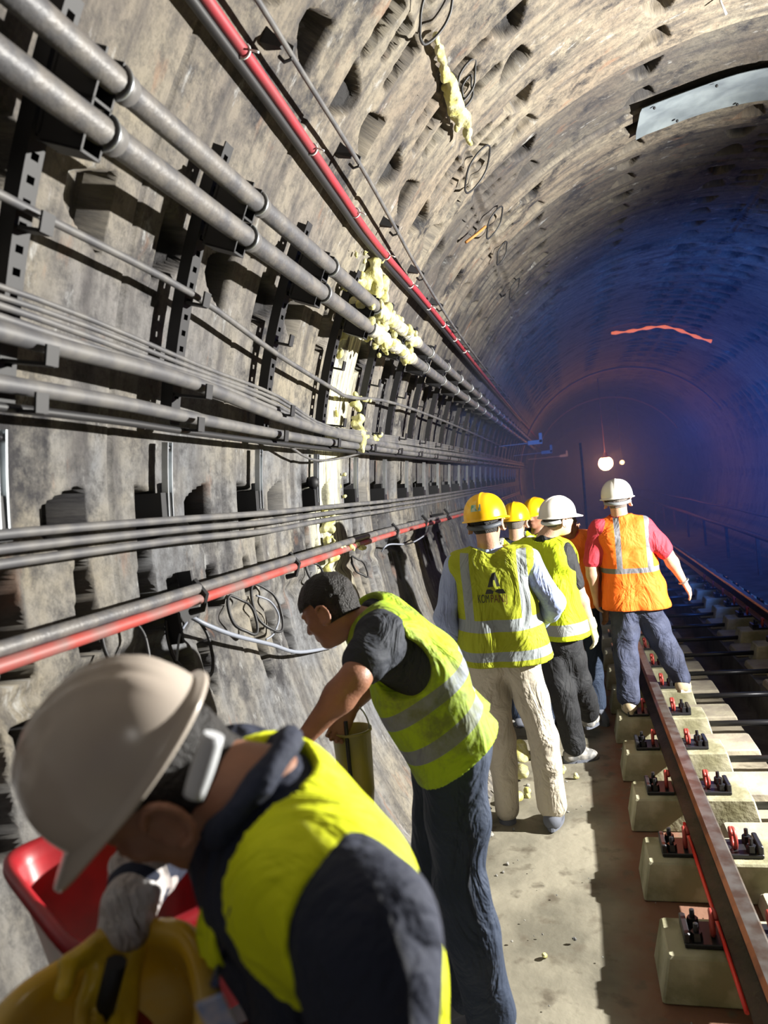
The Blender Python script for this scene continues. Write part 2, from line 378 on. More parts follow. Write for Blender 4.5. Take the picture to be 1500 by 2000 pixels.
def floor_mat():
    m = M['floor']; nt = m.node_tree; N = nt.nodes; L = nt.links; b = N['Principled BSDF']
    src = b.inputs['Base Color'].links[0].from_socket
    g = N.new('ShaderNodeNewGeometry'); sp = N.new('ShaderNodeSeparateXYZ'); L.new(g.outputs['Position'], sp.inputs[0])
    nz = N.new('ShaderNodeTexNoise'); nz.inputs['Scale'].default_value = 3.5; nz.inputs['Detail'].default_value = 6; L.new(g.outputs['Position'], nz.inputs['Vector'])
    ad = N.new('ShaderNodeMath'); ad.operation = 'MULTIPLY_ADD'; L.new(nz.outputs['Fac'], ad.inputs[0]); ad.inputs[1].default_value = 0.35; L.new(sp.outputs[0], ad.inputs[2])
    r = N.new('ShaderNodeMapRange'); L.new(ad.outputs[0], r.inputs[0]); r.inputs[1].default_value = 0.16; r.inputs[2].default_value = 0.34
    mx = N.new('ShaderNodeMix'); mx.data_type = 'RGBA'; r8 = N.new('ShaderNodeMapRange'); L.new(ad.outputs[0], r8.inputs[0]); r8.inputs[1].default_value = 0.86; r8.inputs[2].default_value = 0.98; r8.inputs[3].default_value = 1; r8.inputs[4].default_value = 0.1
    mm = N.new('ShaderNodeMath'); mm.operation = 'MULTIPLY'; L.new(r.outputs[0], mm.inputs[0]); L.new(r8.outputs[0], mm.inputs[1]); L.new(mm.outputs[0], mx.inputs[0]); L.new(src, mx.inputs[6]); mx.inputs[7].default_value = (0.16, 0.075, 0.045, 1)
    n2 = N.new('ShaderNodeTexNoise'); n2.inputs['Scale'].default_value = 9; n2.inputs['Detail'].default_value = 7; L.new(g.outputs['Position'], n2.inputs['Vector'])
    r2 = N.new('ShaderNodeMapRange'); L.new(n2.outputs['Fac'], r2.inputs[0]); r2.inputs[1].default_value = 0.56; r2.inputs[2].default_value = 0.70
    m2 = N.new('ShaderNodeMix'); m2.data_type = 'RGBA'; L.new(r2.outputs[0], m2.inputs[0]); L.new(mx.outputs[2], m2.inputs[6]); m2.inputs[7].default_value = (0.10, 0.085, 0.06, 1)
    L.new(m2.outputs[2], b.inputs['Base Color'])
floor_mat()
floor_part('floor', [(-0.85, 0.03), (-0.3, 0.0), (1.03, 0.0)], M['floor'], dy=0.08)
floor_part('floor', [(1.03, 0.0), (1.05, -0.32), (1.36, -0.32), (1.38, 0.0)], M['floor_dark'], amp=0.01)
floor_part('floor', [(1.38, 0.0), (3.6, 0.03)], M['floor_dark'], amp=0.01)
# thin bluish dust haze hanging in the tunnel ahead
hz = bpy.data.materials.new('dust_haze'); hz.use_nodes = True; hz.node_tree.nodes.clear()
_o = hz.node_tree.nodes.new('ShaderNodeOutputMaterial'); _v = hz.node_tree.nodes.new('ShaderNodeVolumePrincipled'); _v.inputs['Color'].default_value = (0.75, 0.82, 1, 1); _v.inputs['Density'].default_value = 0.03
hz.node_tree.links.new(_v.outputs[0], _o.inputs['Volume'])
_m = MB(); _m.box((1.35, 24.0, 1.9), (5.6, 34.0, 5.6)); tag(_m.build('haze', hz), 'thin blue dusty haze filling the tunnel ahead', 'haze', kind='stuff')

# ------------------------------------------------------------ rails
def rail(name, x, label, y0=-1.0, y1=40):
    pr = [(-0.065, 0), (0.065, 0), (0.065, 0.012), (0.012, 0.03), (0.009, 0.11), (0.034, 0.125), (0.036, 0.147), (0.028, 0.155), (-0.022, 0.155), (-0.037, 0.140), (-0.034, 0.125), (-0.009, 0.11), (-0.012, 0.03), (-0.065, 0.012)]
    n = len(pr); ys = np.linspace(y0, y1, 42); v = []; f = []; mi = []
    for yy in ys: v += [(px, yy - 5, pz) for px, pz in pr]
    for i in range(len(ys) - 1):
        for k in range(n):
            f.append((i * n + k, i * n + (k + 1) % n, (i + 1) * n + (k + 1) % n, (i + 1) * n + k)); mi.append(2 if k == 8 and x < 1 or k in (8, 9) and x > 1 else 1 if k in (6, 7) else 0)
    f.append(tuple(range(n))); mi.append(0)
    mb = MB(); mb.add(v, f); mb.mi = mi
    o = mb.build(name, [M['rail'], M['railtop'], M['railedge']]); o.location = (x, 5, 0.176)
    return tag(o, label, 'rail')
rail('rail', 0.46, 'rusty near running rail beside the walkway, carried on the closest sleeper blocks')
rail('rail', 1.86, 'far running rail with a thin painted orange gleam, across the drain channel')

# ------------------------------------------------------------ sleepers
def make_sleeper():
    r = empty('twin_block_sleeper')
    for x0, x1 in ((0.15, 0.80), (1.50, 2.15)):
        m = MB(); m.box(((x0 + x1) / 2, 0.14, 0.085), (x1 - x0, 0.28, 0.17), taper=0.9, bev=0.008)
        m.build('block', M['sleeper'], r)
    m = MB(); m.tube([(0.79, 0.14, 0.085), (1.52, 0.14, 0.085)], 0.021, 10); m.build('tie_bar', M['iron'], r, True)
    return r
ORD = ['first', 'second', 'third', 'fourth', 'fifth', 'sixth', 'seventh', 'eighth', 'ninth', 'tenth', 'eleventh', 'twelfth', 'thirteenth', 'fourteenth', 'fifteenth', 'sixteenth', 'seventeenth', 'eighteenth', 'nineteenth', 'twentieth']
TENS = {2: 'twenty', 3: 'thirty', 4: 'forty', 5: 'fifty'}
def nth(i):
    if i < 20: return ORD[i]
    t, u = divmod(i + 1, 10)
    return {20: 'twentieth', 30: 'thirtieth', 40: 'fortieth', 50: 'fiftieth'}[i + 1] if u == 0 else TENS[t] + '-' + ORD[u - 1]
s0 = make_sleeper(); s1 = s0
for i in range(34):
    o = s0 if i == 0 else copy_tree(s0)
    y = 2.06 + 0.66 * i; o.location = (0, y, 0)
    tag(o, '%s concrete sleeper up the track, pale block under each rail' % nth(i).replace('first', 'nearest'), 'sleeper', 'twin block concrete sleepers under the track')
# rough concrete bedding between the blocks
for i in range(14):
    m = MB(); y = 2.06 + 0.66 * i + 0.49; xw = 0.40 + 0.06 * random.random()
    m.box((1.02 - xw / 2, y, 0.035), (xw, 0.33, 0.07), taper=0.95, bev=0.01)
    tag(m.build('floor', M['pad']), kind='structure')
    m = MB(); m.box((1.40 + xw / 2, y, 0.03), (xw, 0.35, 0.06), taper=0.95, bev=0.01)
    tag(m.build('floor', M['pad']), kind='structure')

# ------------------------------------------------------------ rail fasteners
def make_fastener(sg):
    r = empty('rail_fastener'); m = MB()
    m.box((sg * 0.14, 0, 0.008), (0.14, 0.15, 0.018), bev=0.003); m.box((sg * 0.20, 0, 0.03), (0.022, 0.14, 0.045), bev=0.004)
    m.build('base_plate', M['iron'], r)
    for yy in (-0.045, 0.045):
        m = MB(); c = Vector((sg * 0.165, yy, 0.018))
        m.lathe([(0.0, 0.03), (0.020, 0.03), (0.022, 0.0)], 6, Matrix.Translation(c)); m.lathe([(0.0, 0.062), (0.009, 0.06), (0.010, 0.0)], 8, Matrix.Translation(c))
        m.build('bolt', M['iron'], r)
    m = MB(); pts = []
    for k in range(26):
        a = 2 * math.pi * k / 18
        pts.append((sg * (0.098 + 0.008 * math.sin(a * 0.5)), 0.038 * math.cos(a), 0.056 + 0.042 * math.sin(a)))
    m.tube(pts, 0.0095, 8); m.build('spring_clip', M['redclip'], r, True)
    return r
fl = {}
for rx, rn in ((0.46, 'near'), (1.86, 'far')):
    for sg, sn in ((-1, 'outer' if rx < 1 else 'inner'), (1, 'inner' if rx < 1 else 'outer')):
        for i in range(15 if rx < 1 else 8):
            k = i if rx < 1 else i + 7
            if sg not in fl: fl[sg] = make_fastener(sg); o = fl[sg]
            else: o = copy_tree(fl[sg])
            o.location = (rx, 2.06 + 0.66 * k + 0.14, 0.172)
            tag(o, 'oily bolted clip holding the %s side of the %s rail on the %s sleeper' % (sn, rn, nth(k).replace('first', 'nearest')), 'rail fastener', 'rail clips with red spring loops')

# ------------------------------------------------------------ pipes and cables on the left wall
def path_cable(name, pts, r, m, label, cat, off=None, n=8, sag=0.0, step=4, extend=True, wob=0.0):
    P = []
    for (th, y, of) in pts: P.append(wp(th, y, of))
    P = spline(P, step)
    if wob:
        P = [p + Vector((0, 0, wob * math.sin(p.y * 5.1 + r * 900))) for p in P]
    mb = MB(); mb.tube(P, r, n); o = mb.build(name, m, None, True, origin=P[0]); return tag(o, label, cat)
FAR = 33
def pipe_run(name, th, off, r, label):
    root = empty(name, wp(th, 0.3, off)); m = MB()
    inv = -root.location
    m.tube([wp(th, y, off) + inv for y in np.linspace(0.3, FAR, 40)], r, 16); m.build('pipe_wall', M['pipe'], root, True)
    for k in range(14):
        y = 1.43 + 0.725 * k
        m = MB(); m.tube([wp(th, y, off) + inv, wp(th, y + 0.045, off) + inv], r * 1.13, 16); m.build('collar', M['cable'], root, True)
    m = MB(); m.tube([wp(th, y, off) + inv for y in np.linspace(3.62, 4.68, 24)], r, 14, rfun=lambda i: r * (1.14 + 0.05 * math.sin(i * 2.1) + 0.05 * random.random())); m.build('foam_crust', M['foamc'], root, True)
    return tag(root, label, 'pipe')
pipe_run('pipe', 63.9, 0.20, 0.030, 'upper of the two thick grey pipes running along the left wall')
pipe_run('pipe', 66.4, 0.20, 0.032, 'lower of the two thick grey pipes running along the left wall')
path_cable('red_line', [(55.0, .3, .05), (55.3, 1.5, .05), (55.5, 1.82, .05), (55.9, 2.4, .05), (56.6, 3.1, .05), (57.1, 3.7, .05), (57.0, 5.3, .05), (57.6, 9, .05), (58, 16, .05), (58, 30, .05)], 0.017, M['red'], 'bright red cable running up high on the left wall beside a dark shadow band', 'cable', n=10)
path_cable('black_line', [(55.6, .3, .035), (55.9, 1.5, .035), (56.1, 1.82, .035), (56.5, 2.4, .035), (57.2, 3.1, .035), (57.7, 3.7, .035), (57.6, 5.3, .035), (58.2, 9, .035), (58.6, 16, .035)], 0.016, M['blackcable'], 'dark shadow band along the underside of the red cable, built as a tube', 'cable', n=8)  # shadow beside the red cable, modelled as a dark tube
hk = [(53.3, .3), (53.4, 1.5), (53.4, 1.95), (53.6, 2.3), (53.9, 3.02), (54.6, 3.7), (55.2, 4.2), (56.0, 5.2), (56.5, 6.4), (56.8, 10), (56.8, 18)]
path_cable('cable', [(a, y, .10) for a, y in hk], 0.0095, M['cable'], 'thin dark cable hung on hooks just above the red cable', 'cable')
def hook_bracket(th, y, w=0.085):
    f = frame_at(th, y, 0.0); m = MB(); pts = [(-0.03, 0, 0.0), (-0.02, 0, w + 0.012), (0.012, 0, w + 0.022), (0.028, 0, w + 0.005), (0.02, 0, w - 0.02)]
    m.tube([Vector(p) for p in pts], 0.006, 6); m.box((-0.01, 0, 0.03), (0.05, 0.05, 0.06), taper=0.3)
    o = m.build('cable_hook', M['black'], None); o.matrix_world = f; return o
for i in range(13):
    y = 2.2 + 0.78 * i; a = np.interp(y, [q[1] for q in hk], [q[0] for q in hk])
    tag(hook_bracket(float(a), y), '%s black hook along the thin cable above the red one' % nth(i).replace('first', 'nearest'), 'hook', 'hooks of the thin high cable')
for i in range(9):
    y = 2.05 + 0.62 * i; a = float(np.interp(y, [1.8, 2.4, 3.7, 9], [55.5, 55.9, 57.1, 57.5])); m = MB()
    c = wp(a, y, .05); pts = []
    for k in range(16):
        t = 2 * math.pi * k / 16; pts.append(Vector((0.021 * math.cos(t), 0, 0.021 * math.sin(t))))
    m.tube(pts, 0.0035, 6, closed=True); m.tube([Vector((0.02, 0, 0)), Vector((0.05, -0.01, -0.02))], 0.003, 5)
    o = m.build('cable_tie', M['white'], None, True); o.location = c
    tag(o, '%s pale tie wrapped round the red cable, counted up the tunnel' % nth(i), 'cable tie', 'pale ties round the red cable')
# cables at mid height
path_cable('cable', [(70.9, .9, .10), (71.0, 1.4, .10), (71.3, 2.1, .10), (72.9, 2.8, .10), (74.2, 3.6, .10), (74.4, 3.9, .10), (73.0, 5.0, .10), (72.6, 8, .10), (73, 14, .1)], 0.0105, M['cable'], 'single thin grey cable sagging below the two thick pipes', 'cable')
path_cable('cable', [(77.0, .9, .15), (77.2, 1.4, .15), (77.4, 2.1, .15), (78.8, 3.1, .13), (79.6, 5.0, .13), (79.2, 9, .13), (79, 20, .13)], 0.022, M['cable'], 'thickest grey cable in the middle bundle on the left wall', 'cable', n=12)
for k, (dt, rr, nm) in enumerate([(-2.2, .007, 'topmost'), (-1.75, .007, 'second'), (-1.3, .0085, 'third'), (-0.85, .010, 'lowest')]):
    path_cable('cable', [(77.2 + dt, .9, .14), (77.4 + dt, 1.4, .14), (77.7 + dt * .8, 2.12, .14), (78.5 + dt * .8, 2.84, .12), (79.6 + dt * .5, 3.5, .14), (79.4 + dt * .6, 5.0, .13), (79.0 + dt * .7, 9, .13), (79 + dt * .6, 20, .13)], rr, M['cable'], '%s of the four thin wires strung above the thick middle cable' % nm, 'cable', wob=0.004)
path_cable('cable', [(79.5, .9, .12), (79.5, 1.7, .12), (79.8, 2.2, .12), (80.2, 3.3, .12), (80.3, 5.5, .12), (80.4, 10, .12), (80.4, 20, .12)], 0.020, M['cable'], 'dusty cable clamped directly under the middle bundle', 'cable', n=12)
path_cable('cable', [(80.6, .9, .11), (80.6, 1.7, .11), (80.8, 2.2, .11), (81.0, 3.3, .11), (81.0, 5.5, .11), (81, 10, .11)], 0.011, M['blackcable'], 'thin black cable hanging under the dusty clamped cable', 'cable')
path_cable('cable', [(80.2, 2.9, .10), (82.2, 3.35, .09), (82.0, 3.8, .09), (80.4, 4.5, .11)], 0.006, M['cable'], 'thin wire sagging in a loop below the middle cables at the foam', 'cable')
for k, nm in enumerate(['top', 'middle', 'bottom']):
    t = 86.7 + k * 0.72
    path_cable('cable', [(t, .9, .10), (t + .05, 1.4, .10), (t + .35, 2.13, .10), (t + .7 + .1 * k, 2.84, .10), (t + .9, 3.6, .10), (t + 1.4, 5.5, .10), (t + 1.6, 9, .1), (t + 1.6, 20, .1)], 0.0115, M['cable'], '%s one of three parallel cables low on the left wall' % nm, 'cable', n=10)
# low pipe: grey trough with red strip
path_cable('pipe', [(92.0, .8, .13), (92.1, 1.9, .13), (92.1, 3.4, .13), (92.3, 5.0, .12), (93.6, 9.4, .12), (93.8, 18, .12)], 0.0175, M['pipe'], 'low grey pipe lying on the red one at waist height', 'pipe', n=12)
path_cable('red_pipe', [(92.75, .8, .135), (92.85, 1.9, .135), (92.85, 3.4, .135), (93.0, 5.0, .125), (94.3, 9.4, .12), (94.5, 18, .12)], 0.0165, M['redlow'], 'red pipe crossing the left wall at waist height behind the bending men', 'pipe', n=12)
for i, y in enumerate([2.12, 2.95, 4.85, 5.9, 7.0]):
    f = frame_at(92.6, y, 0); m = MB(); m.box((0.0, 0, 0.055), (0.03, 0.03, 0.11)); m.tube([(-0.05, 0, 0.12), (0.0, 0, 0.155), (0.045, 0, 0.135), (0.05, 0, 0.09)], 0.011, 6)
    o = m.build('pipe_hanger', M['black'], None); o.matrix_world = f
    tag(o, '%s black hanger gripping the low red pipe' % nth(i).replace('first', 'nearest'), 'pipe hanger', 'hangers of the low red pipe')

# slotted upright brackets carrying the pipes
def ladder(m, th0, th1, off0, off1, half, slot=True, step=1.1):
    n = max(2, int((th1 - th0) / step)); 
    for sgn in (-1, 1):
        for i in range(n):
            a, c = th0 + (th1 - th0) * i / n, th0 + (th1 - th0) * (i + 1) / n; y0 = sgn * half; y1 = sgn * half * 0.45
            v = [wp(a, y0, off0), wp(a, y1, off0), wp(c, y1, off0), wp(c, y0, off0), wp(a, y0, off1), wp(a, y1, off1), wp(c, y1, off1), wp(c, y0, off1)]
            m.add(v, [(0, 1, 2, 3), (7, 6, 5, 4), (0, 4, 5, 1), (1, 5, 6, 2), (2, 6, 7, 3), (3, 7, 4, 0)])
    for i in range(n + 1):
        a = th0 + (th1 - th0) * i / n; h = 0.33 * (th1 - th0) / n
        v = [wp(a - h, -half, off1 - .004), wp(a - h, half, off1 - .004), wp(a + h, half, off1 - .004), wp(a + h, -half, off1 - .004), wp(a - h, -half, off1), wp(a - h, half, off1), wp(a + h, half, off1), wp(a + h, -half, off1)]
        m.add(v, [(0, 1, 2, 3), (7, 6, 5, 4), (0, 4, 5, 1), (1, 5, 6, 2), (2, 6, 7, 3), (3, 7, 4, 0)])
def make_bracket():
    r = empty('cable_bracket', wp(70, 0, 0)); inv = Matrix.Translation(-r.location)
    def fin(m, nm, mt, sm=False, par=None):
        m.v = [tuple(inv @ Vector(p)) for p in m.v]; return m.build(nm, mt, r if par is None else par, sm)
    m = MB(); ladder(m, 61.3, 80.0, 0.035, 0.075, 0.026); fin(m, 'upright', M['black'])
    for th, rad in ((63.9, .030), (66.4, .032)):
        m = MB(); f = frame_at(th, 0, 0)
        for sg in (-1, 1):      # U-shaped cradle plates
            m.box((0.012, 0.03 * sg, 0.155), (0.105, 0.006, 0.11), rot=f)
        m.box((0.062, 0, 0.16), (0.006, 0.066, 0.10), rot=f); m.box((-0.035, 0, 0.14), (0.006, 0.066, 0.08), rot=f)
        m.box((0.0, 0, 0.10), (0.10, 0.066, 0.012), rot=f)
        cl = fin(m, 'cradle', M['black'])
        m = MB(); c = wp(th, 0.036, .20); f2 = frame_at(th, 0.036, .20)
        m.tube([f2 @ Vector(((rad + .006) * math.cos(t), 0, (rad + .006) * math.sin(t))) for t in np.linspace(-0.5, 3.6, 16)], 0.0045, 6)
        fin(m, 'strap', M['galv'], True, cl)
    for th, w_ in ((71.2, .09), (77.6, .14), (80.0, .12)):
        m = MB(); f = frame_at(th, 0, 0)
        m.box((0.03, 0, 0.04 + w_ / 2), (0.008, 0.04, w_), rot=f); m.box((0.01, 0, 0.045 + w_), (0.045, 0.04, 0.006), rot=f)
        fin(m, 'arm', M['black'])
    return r
b0 = make_bracket(); N_BR = 30
for i in range(N_BR):
    o = b0 if i == 0 else copy_tree(b0)
    L0 = wp(70, 0, 0); o.location = (L0.x, 0.675 + 0.725 * i, L0.z)
    tag(o, '%s slotted black bracket carrying the grey pipes, counted up the left wall' % nth(i).replace('first', 'nearest'), 'bracket', 'slotted pipe brackets along the left wall')
# bright lower channels and cable cleats
def make_strip():
    r = empty('wall_channel', wp(84.5, 0, 0)); m = MB()
    for (yy, o0, o1, hw) in ((0, .03, .036, .014), (-.013, .03, .052, .0025), (.013, .03, .052, .0025)):
        n = 6
        for i in range(n):
            a, c = 81.6 + 5.4 * i / n, 81.6 + 5.4 * (i + 1) / n
            v = [wp(a, yy - hw, o0), wp(a, yy + hw, o0), wp(c, yy + hw, o0), wp(c, yy - hw, o0), wp(a, yy - hw, o1), wp(a, yy + hw, o1), wp(c, yy + hw, o1), wp(c, yy - hw, o1)]
            m.add([p - r.location for p in v], [(0, 1, 2, 3), (7, 6, 5, 4), (0, 4, 5, 1), (1, 5, 6, 2), (2, 6, 7, 3), (3, 7, 4, 0)])
    m.build('channel', M['galv'], r)
    f = Matrix.Translation(-r.location) @ frame_at(82.0, 0, 0); m = MB(); m.ball((0, 0, 0), 0.011, 8, 6); m.v = [tuple(f @ (Vector(p) + Vector((0, 0, .04)))) for p in m.v]; m.build('bolt', M['iron'], r, True)
    return r
def make_cleat():
    r = empty('cable_cleat', wp(87.6, 0, 0)); f = Matrix.Translation(-r.location) @ frame_at(87.6, 0, 0)
    m = MB(); m.box((0, 0, 0.07), (0.105, 0.075, 0.10), rot=f); m.build('block', M['black'], r)
    m = MB(); m.box((0, 0.042, 0.088), (0.135, 0.010, 0.085), rot=f); m.build('face_plate', M['cable'], r)
    return r
st = make_strip(); cl = make_cleat()
for i in range(24):
    y = 1.415 + 0.725 * i
    o = st if i == 0 else copy_tree(st); p = wp(84.5, 0, 0); o.location = (p.x, y, p.z)
    tag(o, '%s bright upright steel strip under the cable bundle, counted up the wall' % nth(i).replace('first', 'nearest'), 'wall channel', 'bright upright strips on the left wall')
    dt = min(0.22 * i, 1.4)
    o = cl if i == 0 else copy_tree(cl); p = wp(87.6 + dt, 0, 0); o.location = (p.x, y - 0.01, p.z)
    tag(o, '%s cleat clamping the three low parallel cables, counted up the wall' % nth(i).replace('first', 'nearest'), 'cable cleat', 'cleats of the three low cables')

# ------------------------------------------------------------ figures: smooth bodies from blended limb volumes
VX = lambda p: np.array(p, dtype=float)
def lerp(a, b, t): return VX(a) * (1 - t) + VX(b) * t
def unit(v): v = VX(v); return v / (np.linalg.norm(v) + 1e-9)
class Fld:
    def __init__(s, lo, hi, h):
        s.lo = VX(lo); s.h = h; s.n = np.maximum(2, np.ceil((VX(hi) - s.lo) / h).astype(int) + 1)
        s.F = np.full(s.n, 1.0, np.float32)
    def win(s, lo, hi):
        a = np.clip(np.floor((VX(lo) - s.lo) / s.h).astype(int), 0, s.n - 1); b = np.clip(np.ceil((VX(hi) - s.lo) / s.h).astype(int) + 1, 1, s.n)
        if np.any(b <= a): return None
        sl = tuple(slice(a[i], b[i]) for i in range(3))
        g = [s.lo[i] + s.h * np.arange(a[i], b[i], dtype=np.float32) for i in range(3)]
        X, Y, Z = np.meshgrid(*g, indexing='ij', sparse=True); return sl, X, Y, Z
    def prim(s, p, mar):
        if p[0] == 'c':
            _, a, ra, b, rb = p; a = VX(a); b = VX(b); rm = max(ra, rb) + mar
            w_ = s.win(np.minimum(a, b) - rm, np.maximum(a, b) + rm)
            if w_ is None: return None
            sl, X, Y, Z = w_; ab = b - a; L2 = max(ab.dot(ab), 1e-9)
            t = np.clip(((X - a[0]) * ab[0] + (Y - a[1]) * ab[1] + (Z - a[2]) * ab[2]) / L2, 0, 1)
            d = np.sqrt((X - a[0] - t * ab[0]) ** 2 + (Y - a[1] - t * ab[1]) ** 2 + (Z - a[2] - t * ab[2]) ** 2) - (ra + (rb - ra) * t)
        else:
            _, c, r, ax = p; c = VX(c); rm = max(r) + mar
            w_ = s.win(c - rm, c + rm)
            if w_ is None: return None
            sl, X, Y, Z = w_; q = [((X - c[0]) * ax[i][0] + (Y - c[1]) * ax[i][1] + (Z - c[2]) * ax[i][2]) for i in range(3)]
            k0 = np.sqrt(sum((q[i] / r[i]) ** 2 for i in range(3))); k1 = np.sqrt(sum((q[i] / r[i] ** 2) ** 2 for i in range(3))) + 1e-6
            d = k0 * (k0 - 1) / k1
        return sl, d.astype(np.float32)
    def add(s, p, k=0.03, g=0.0):
        if g: p = (p[0], p[1], p[2] + g, p[3], p[4] + g) if p[0] == 'c' else (p[0], p[1], tuple(x + g for x in p[2]), p[3])
        r = s.prim(p, k + 4 * s.h + 0.02)
        if r is None: return
        sl, d = r; f = s.F[sl]; hh = np.maximum(k - np.abs(f - d), 0) / k; s.F[sl] = np.minimum(f, d) - hh * hh * k / 4
    def sub(s, p, k=0.01):
        r = s.prim(p, k + 4 * s.h + 0.02)
        if r is None: return
        sl, d = r; d = -d; f = s.F[sl]; hh = np.maximum(k - np.abs(f - d), 0) / k; s.F[sl] = np.maximum(f, d) + hh * hh * k / 4
    def grid(s): return s.win(s.lo, s.lo + s.h * (s.n - 1))[1:]
    def cut(s, fn):       # keep where fn(X,Y,Z) < 0
        s.F = np.maximum(s.F, fn(*s.grid()).astype(np.float32))
    def wrinkle(s, amp, sc, seed=0, stretch=(1, 1, 1)):
        X, Y, Z = s.grid(); r = np.random.RandomState(seed); o = 0
        for i in range(6):
            v = unit(r.randn(3)) * sc * (0.6 + 1.3 * r.rand()) * VX(stretch); u = unit(r.randn(3)) * sc * 0.4
            o = o + np.sin(X * v[0] + Y * v[1] + Z * v[2] + r.rand() * 6.28 + 1.6 * np.sin(X * u[0] + Y * u[1] + Z * u[2]))
        s.F = (s.F + (amp * o / 3.0)).astype(np.float32)
    def net(s):
        F = s.F; F[0, :, :] = F[-1, :, :] = 1; F[:, 0, :] = F[:, -1, :] = 1; F[:, :, 0] = F[:, :, -1] = 1
        I = F < 0; nx, ny, nz = F.shape
        cs = [(i, j, k) for i in (0, 1) for j in (0, 1) for k in (0, 1)]
        cnt = sum(I[i:nx - 1 + i, j:ny - 1 + j, k:nz - 1 + k].astype(np.int8) for i, j, k in cs)
        act = (cnt > 0) & (cnt < 8); A = np.argwhere(act); idm = np.full(act.shape, -1, np.int64); idm[act] = np.arange(len(A))
        val = {c: F[A[:, 0] + c[0], A[:, 1] + c[1], A[:, 2] + c[2]] for c in cs}
        P = np.zeros((len(A), 3)); W = np.zeros(len(A))
        for c in cs:
            for ax in range(3):
                if c[ax] == 0:
                    e = list(c); e[ax] = 1; e = tuple(e); va, vb = val[c], val[e]; m = (va < 0) != (vb < 0)
                    t = np.where(m, va / np.where(m, va - vb, 1), 0); q = np.tile(np.array(c, float), (len(A), 1)); q[:, ax] = t
                    P[m] += q[m]; W[m] += 1
        V = s.lo + (A + P / W[:, None]) * s.h; Q = []
        for ax in range(3):
            b, c = (ax + 1) % 3, (ax + 2) % 3; sa = [slice(None)] * 3; sb = [slice(None)] * 3; sa[ax] = slice(0, -1); sb[ax] = slice(1, None)
            Ia, Ib = I[tuple(sa)], I[tuple(sb)]; E = np.argwhere(Ia != Ib)
            if not len(E): continue
            E = E[(E[:, b] > 0) & (E[:, c] > 0)]; sg = Ia[E[:, 0], E[:, 1], E[:, 2]]
            def g(db, dc): q = E.copy(); q[:, b] -= db; q[:, c] -= dc; return idm[q[:, 0], q[:, 1], q[:, 2]]
            q = np.stack([g(0, 0), g(1, 0), g(1, 1), g(0, 1)], 1); q[~sg] = q[~sg][:, ::-1]
            Q.append(q[(q >= 0).all(1)])
        return V, (np.concatenate(Q) if Q else np.zeros((0, 4), int))
    def build(s, name, m, parent=None, attrs=None):
        V, Q = s.net(); me = bpy.data.meshes.new(name)
        me.vertices.add(len(V)); me.vertices.foreach_set('co', V.ravel()); me.loops.add(Q.size); me.loops.foreach_set('vertex_index', Q.ravel())
        me.polygons.add(len(Q)); me.polygons.foreach_set('loop_start', np.arange(0, Q.size, 4)); me.polygons.foreach_set('loop_total', np.full(len(Q), 4)); me.update(calc_edges=True)
        for k, fn in (attrs or {}).items():
            A = me.attributes.new(k, 'FLOAT', 'POINT'); A.data.foreach_set('value', fn(V).astype(np.float32))
        return link(name, me, m, parent)

def bounds(ps, mar):
    lo = np.full(3, 1e9); hi = -lo
    for p in ps:
        if p[0] == 'c':
            for q, r in ((p[1], p[2]), (p[3], p[4])): lo = np.minimum(lo, VX(q) - r); hi = np.maximum(hi, VX(q) + r)
        else: lo = np.minimum(lo, VX(p[1]) - max(p[2])); hi = np.maximum(hi, VX(p[1]) + max(p[2]))
    return lo - mar, hi + mar

def skin_mat(name, c): return mat(name, c, 0.5, col2=tuple(x * 0.8 for x in c), nscale=14, bump=0.15, bscale=120, sss=0.06)
def stripe_mat(name, base, stripe, dirt=None, dthr=(0.52, 0.66), rough=0.75, edge=None):
    """vest cloth: base cloth colour, reflective bands where the 'band' attribute is below zero"""
    m = mat(name, base, rough, bump=0.2, bscale=60, fold=0.75, fscale=6); nt = m.node_tree; N = nt.nodes; L = nt.links; b = N['Principled BSDF']
    a = N.new('ShaderNodeAttribute'); a.attribute_name = 'band'; lt = N.new('ShaderNodeMath'); lt.operation = 'LESS_THAN'; lt.inputs[1].default_value = 0; L.new(a.outputs['Fac'], lt.inputs[0])
    x = N.new('ShaderNodeMix'); x.data_type = 'RGBA'; x.inputs[6].default_value = (*base, 1); x.inputs[7].default_value = (*stripe, 1); L.new(lt.outputs[0], x.inputs[0]); out = x.outputs[2]
    if dirt:
        tc = N.new('ShaderNodeTexCoord'); n = N.new('ShaderNodeTexNoise'); n.inputs['Scale'].default_value = 7; n.inputs['Detail'].default_value = 8; n.inputs['Roughness'].default_value = 0.7; L.new(tc.outputs['Object'], n.inputs['Vector'])
        r = N.new('ShaderNodeMapRange'); r.inputs[1].default_value, r.inputs[2].default_value = dthr; r.inputs[4].default_value = 0.8; L.new(n.outputs['Fac'], r.inputs[0])
        y = N.new('ShaderNodeMix'); y.data_type = 'RGBA'; L.new(r.outputs[0], y.inputs[0]); L.new(out, y.inputs[6]); y.inputs[7].default_value = (*dirt, 1); out = y.outputs[2]
    L.new(out, b.inputs['Base Color']); return m

